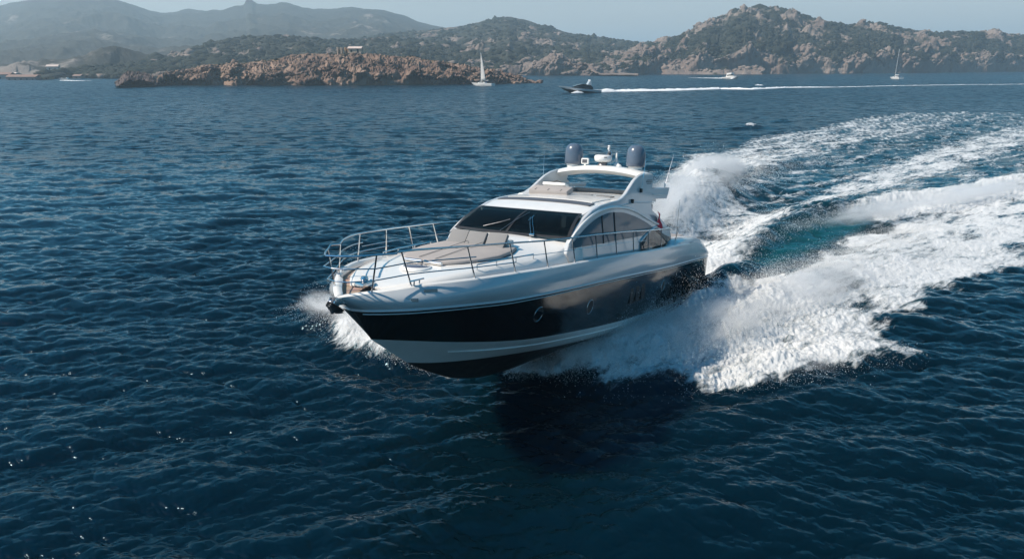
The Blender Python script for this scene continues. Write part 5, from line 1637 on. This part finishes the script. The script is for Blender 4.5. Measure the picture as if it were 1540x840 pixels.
def sailing_boat(label, pxy, L, beam, mast_h, yaw, sail, heel=0):
    p = sea_at(*pxy)
    t = empty('sailing_boat', (p[0], p[1], .0), 0, label, 'sailing boat', 'sailing boats on the bay')
    t.rotation_euler = (R(heel), 0, yaw)
    b = MB(); rows = loft_hull(b, L, beam, 1.05, .5, (0, 0, 0), rake=.10, full=2.2); b.build('hull', [M['gel']], t, smooth=40)
    b = MB(); dk = rows[:, 3] - np.array([0, 0, .02]); b.grid(np.stack([dk, dk * np.array([1, 0, 1]) + np.array([0, 0, .08]), dk * np.array([1, -1, 1])], 1)); b.build('deck', M['gel'], t, smooth=40)
    b = MB(); b.prism([(L * .18, 1.1), (L * .10, 1.5), (-L * .12, 1.62), (-L * .16, 1.1)], lambda x, z: beam * .26, lambda x, z: -beam * .26); c = b.build('cabin', M['gel'], t, smooth=30, bevel=.05)
    b = MB(); b.prism([(L * .12, 1.22), (L * .09, 1.40), (-L * .1, 1.48), (-L * .1, 1.25)], lambda x, z: beam * .265, lambda x, z: -beam * .265); b.build('cabin_window', M['glass'], c)
    b = MB(); b.tube([(L * .06, 0, 1.2), (L * .06, 0, mast_h)], [.10, .07], 8)
    for z in (mast_h * .45, mast_h * .72): b.tube([(L * .06, -.85, z), (L * .06, .85, z)], .03, 6)
    b.build('mast', M['plastic'], t, smooth=40)
    b = MB(); b.tube([(L * .06, 0, 2.2), (-L * .30, .25, 2.25)], .07, 8)
    if not sail: b.tube([(L * .05, 0, 2.38), (-L * .29, .25, 2.42)], .15, 8)
    b.build('boom', M['plastic'], t, smooth=40)
    b = MB()
    for q in ((L * .49, 0, 1.4), (-L * .48, 0, 1.1), (L * .05, beam * .45, 1.1), (L * .05, -beam * .45, 1.1)): b.tube([(L * .06, 0, mast_h - .1), q], .012, 4)
    b.build('rigging', M['darksteel'], t)
    b = MB(); b.box((-L * .22, 0, 1.75), (1.2, beam * .55, .5), bev=.15); b.build('spray_hood', M['navy'], t, smooth=40)
    b = MB(); b.tube([(-L * .48, -beam * .3, 1.1), (-L * .48, -beam * .3, 1.75), (-L * .48, beam * .3, 1.75), (-L * .48, beam * .3, 1.1)], .03, 6); b.build('pushpit', M['steel'], t)
    if sail:
        b = MB(); P = []
        for i in range(15):
            v = i / 14
            z = 2.35 + (mast_h - 2.6) * v
            ch = L * .21 * (1 - v) ** .85 + .05
            P.append([(L * .05 - ch * u_, .22 * math.sin(math.pi * u_) * (1 - .5 * v) + .25 * u_ * (1 - v), z) for u_ in np.linspace(0, 1, 9)])
        b.grid(np.array(P)); s = b.build('mainsail', M['sail'], t, smooth=60)
        m = s.modifiers.new('thickness', 'SOLIDIFY'); m.thickness = .02
    return t
sailing_boat('white sailing boat with its tall narrow mainsail up in front of the rocky island', (725.5, 129), 10.8, 3.4, 13.6, R(152), True)
sailing_boat('white sailing boat lying with bare mast off the right-hand shore', (1346.5, 119), 11.0, 3.5, 17.5, R(97), False)

# ------------------------------------------------------------------ houses
def ground_z(host, x, y):
    P = SPOTS[host][0]
    d = (P[:, 0] - x) ** 2 + (P[:, 1] - y) ** 2
    i = np.argsort(d)[:4]
    return float(np.min(P[i, 2]))

def house(name, label, host, px, dist, w, dp, h, wall, roofm, roof_h=.35, yaw=0.0, group=None, py=None):
    u = at_dist(px, 100, dist)
    x, y = u[0], u[1]
    z = ground_z(host, x, y) - .4 if py is None else at_dist(px, py, dist)[2] - .3
    t = empty(name, (x, y, z), yaw, label, 'house', group)
    b = MB(); b.box((0, 0, h / 2), (w, dp, h)); wl = b.build('wall', M[wall], t)
    if roofm:
        b = MB(); o = .35; rh = roof_h * dp * .5
        b.grid([[(-w / 2 - o, -dp / 2 - o, h - .05), (-w / 2 - o, 0, h + rh), (-w / 2 - o, dp / 2 + o, h - .05)], [(w / 2 + o, -dp / 2 - o, h - .05), (w / 2 + o, 0, h + rh), (w / 2 + o, dp / 2 + o, h - .05)]])
        for sx in (-1, 1): b.add([(sx * (w / 2 - .05), -dp / 2, h - .1), (sx * (w / 2 - .05), 0, h + rh - .05), (sx * (w / 2 - .05), dp / 2, h - .1)], [(0, 1, 2)])
        r = b.build('roof', M[roofm], t)
        s = r.modifiers.new('thickness', 'SOLIDIFY'); s.thickness = .15; s.offset = 1
    k = max(1, int(w / 3.2))
    for i in range(k):
        xx = -w / 2 + (i + .5) * w / k
        b = MB()
        if i == k // 2: b.box((xx, -dp / 2 - .01, 1.0 + .4), (1.0, .06, 2.0)); b.build('door', M['hole'], t)
        else: b.box((xx, -dp / 2 - .01, h * .55), (.9, .06, 1.1)); b.build('window', M['hole'], t)
    return t
house('stone_house', 'low stone house with a pale roof standing on top of the rocky island', 'rocky_island', 536.5, 372, 6.6, 4.4, 2.5, 'stone', 'paleroof', .42, R(-4), py=80.3)
def ruin(label, px, w, h, mat):
    q = at_dist(px, 80.8, 372)
    t = empty('ruined_wall', (q[0], q[1], q[2] - .3), R(-6), label, 'ruin')
    b = MB()
    b.box((-w / 2 + .35, 0, h / 2), (.7, 2.2, h), bev=.05); b.box((w / 2 - .35, .1, h * .46), (.7, 2.0, h * .92), bev=.05); b.box((0, .8, h * .35), (w, .5, h * .7), bev=.05)
    b.build('wall', M[mat], t)
    b = MB(); b.box((0, .5, h * .3), (w * .3, .14, h * .5)); b.build('opening', M['hole'], t)
ruin('pale ruined stone wall with two pillars at the left end of the island house', 511.5, 2.6, 3.4, 'stone')
ruin('ochre ruined stone wall between the pale ruin and the island house', 522.5, 2.3, 3.3, 'ochre')
VILL = [('long low pink building on the shore of the left bay', 33, 505, 17, 6, 3.2, 'pink', 'tile', 0), ('small cream house right beside the long pink building on the bay', 49, 512, 6, 5, 3.2, 'cream', 'tile', .2),
        ('cream house at the left edge of the picture above the bay', 6, 540, 8, 6, 4.2, 'cream', 'tile', .1), ('pale house with a pale roof standing above the long pink building', 17, 552, 7, 6, 4.0, 'cream', 'paleroof', -.2),
        ('ochre house standing apart near the small launch in the bay', 66, 518, 7, 5, 3.0, 'ochre', 'tile', 0), ('pale roofed house on the slope above the small launch', 80, 600, 7, 6, 3.6, 'cream', 'paleroof', .3),
        ('small pink house on the shore right of the small launch', 116, 530, 5, 5, 3.0, 'pink', 'tile', -.1), ('small cream house furthest right along the bay shore', 128, 560, 6, 5, 3.4, 'cream', 'tile', .15)]
for lb, px, dist, w, dp, h, wl, rf, yw in VILL:
    house('shore_house', lb, 'mountain_range', px, dist, w, dp, h, wl, rf, .4, yw, 'houses along the left bay')
b = MB(); q = at_dist(44, 8, 2030)
z0 = q[2] - 4
for dx, dy in ((-1, -1), (1, -1), (0, 1.2)): b.tube([(dx, dy, 0), (dx * .15, dy * .15, 26)], .22, 5)
for k in range(6): b.tube([(-1 + k * .15, -1 + k * .15, k * 4), (1 - (k + 1) * .13, -1 + k * .15, k * 4 + 4)], .12, 4)
rm = b.build('radio_mast', M['darksteel']); rm.location = (q[0], q[1], z0)
tag(rm, 'thin radio mast on the skyline of the far left mountain', 'mast')

# ------------------------------------------------------------------ air
def haze():
    b = MB()
    b.box((-200, 1500, 87), (5400, 10200, 178))
    m = bpy.data.materials.new('haze_air'); m.use_nodes = True
    nt = m.node_tree
    nt.nodes.remove(nt.nodes['Principled BSDF'])
    v = N(nt, 'ShaderNodeVolumePrincipled')
    v.inputs['Color'].default_value = (0.66, 0.86, 0.98, 1)
    v.inputs['Density'].default_value = 0.00038
    v.inputs['Anisotropy'].default_value = 0.2
    nt.links.new(v.outputs[0], nt.nodes['Material Output'].inputs['Volume'])
    o = b.build('haze', m)
    tag(o, 'thin pale haze that fades the far mountains to blue', 'haze', kind='stuff')
haze()
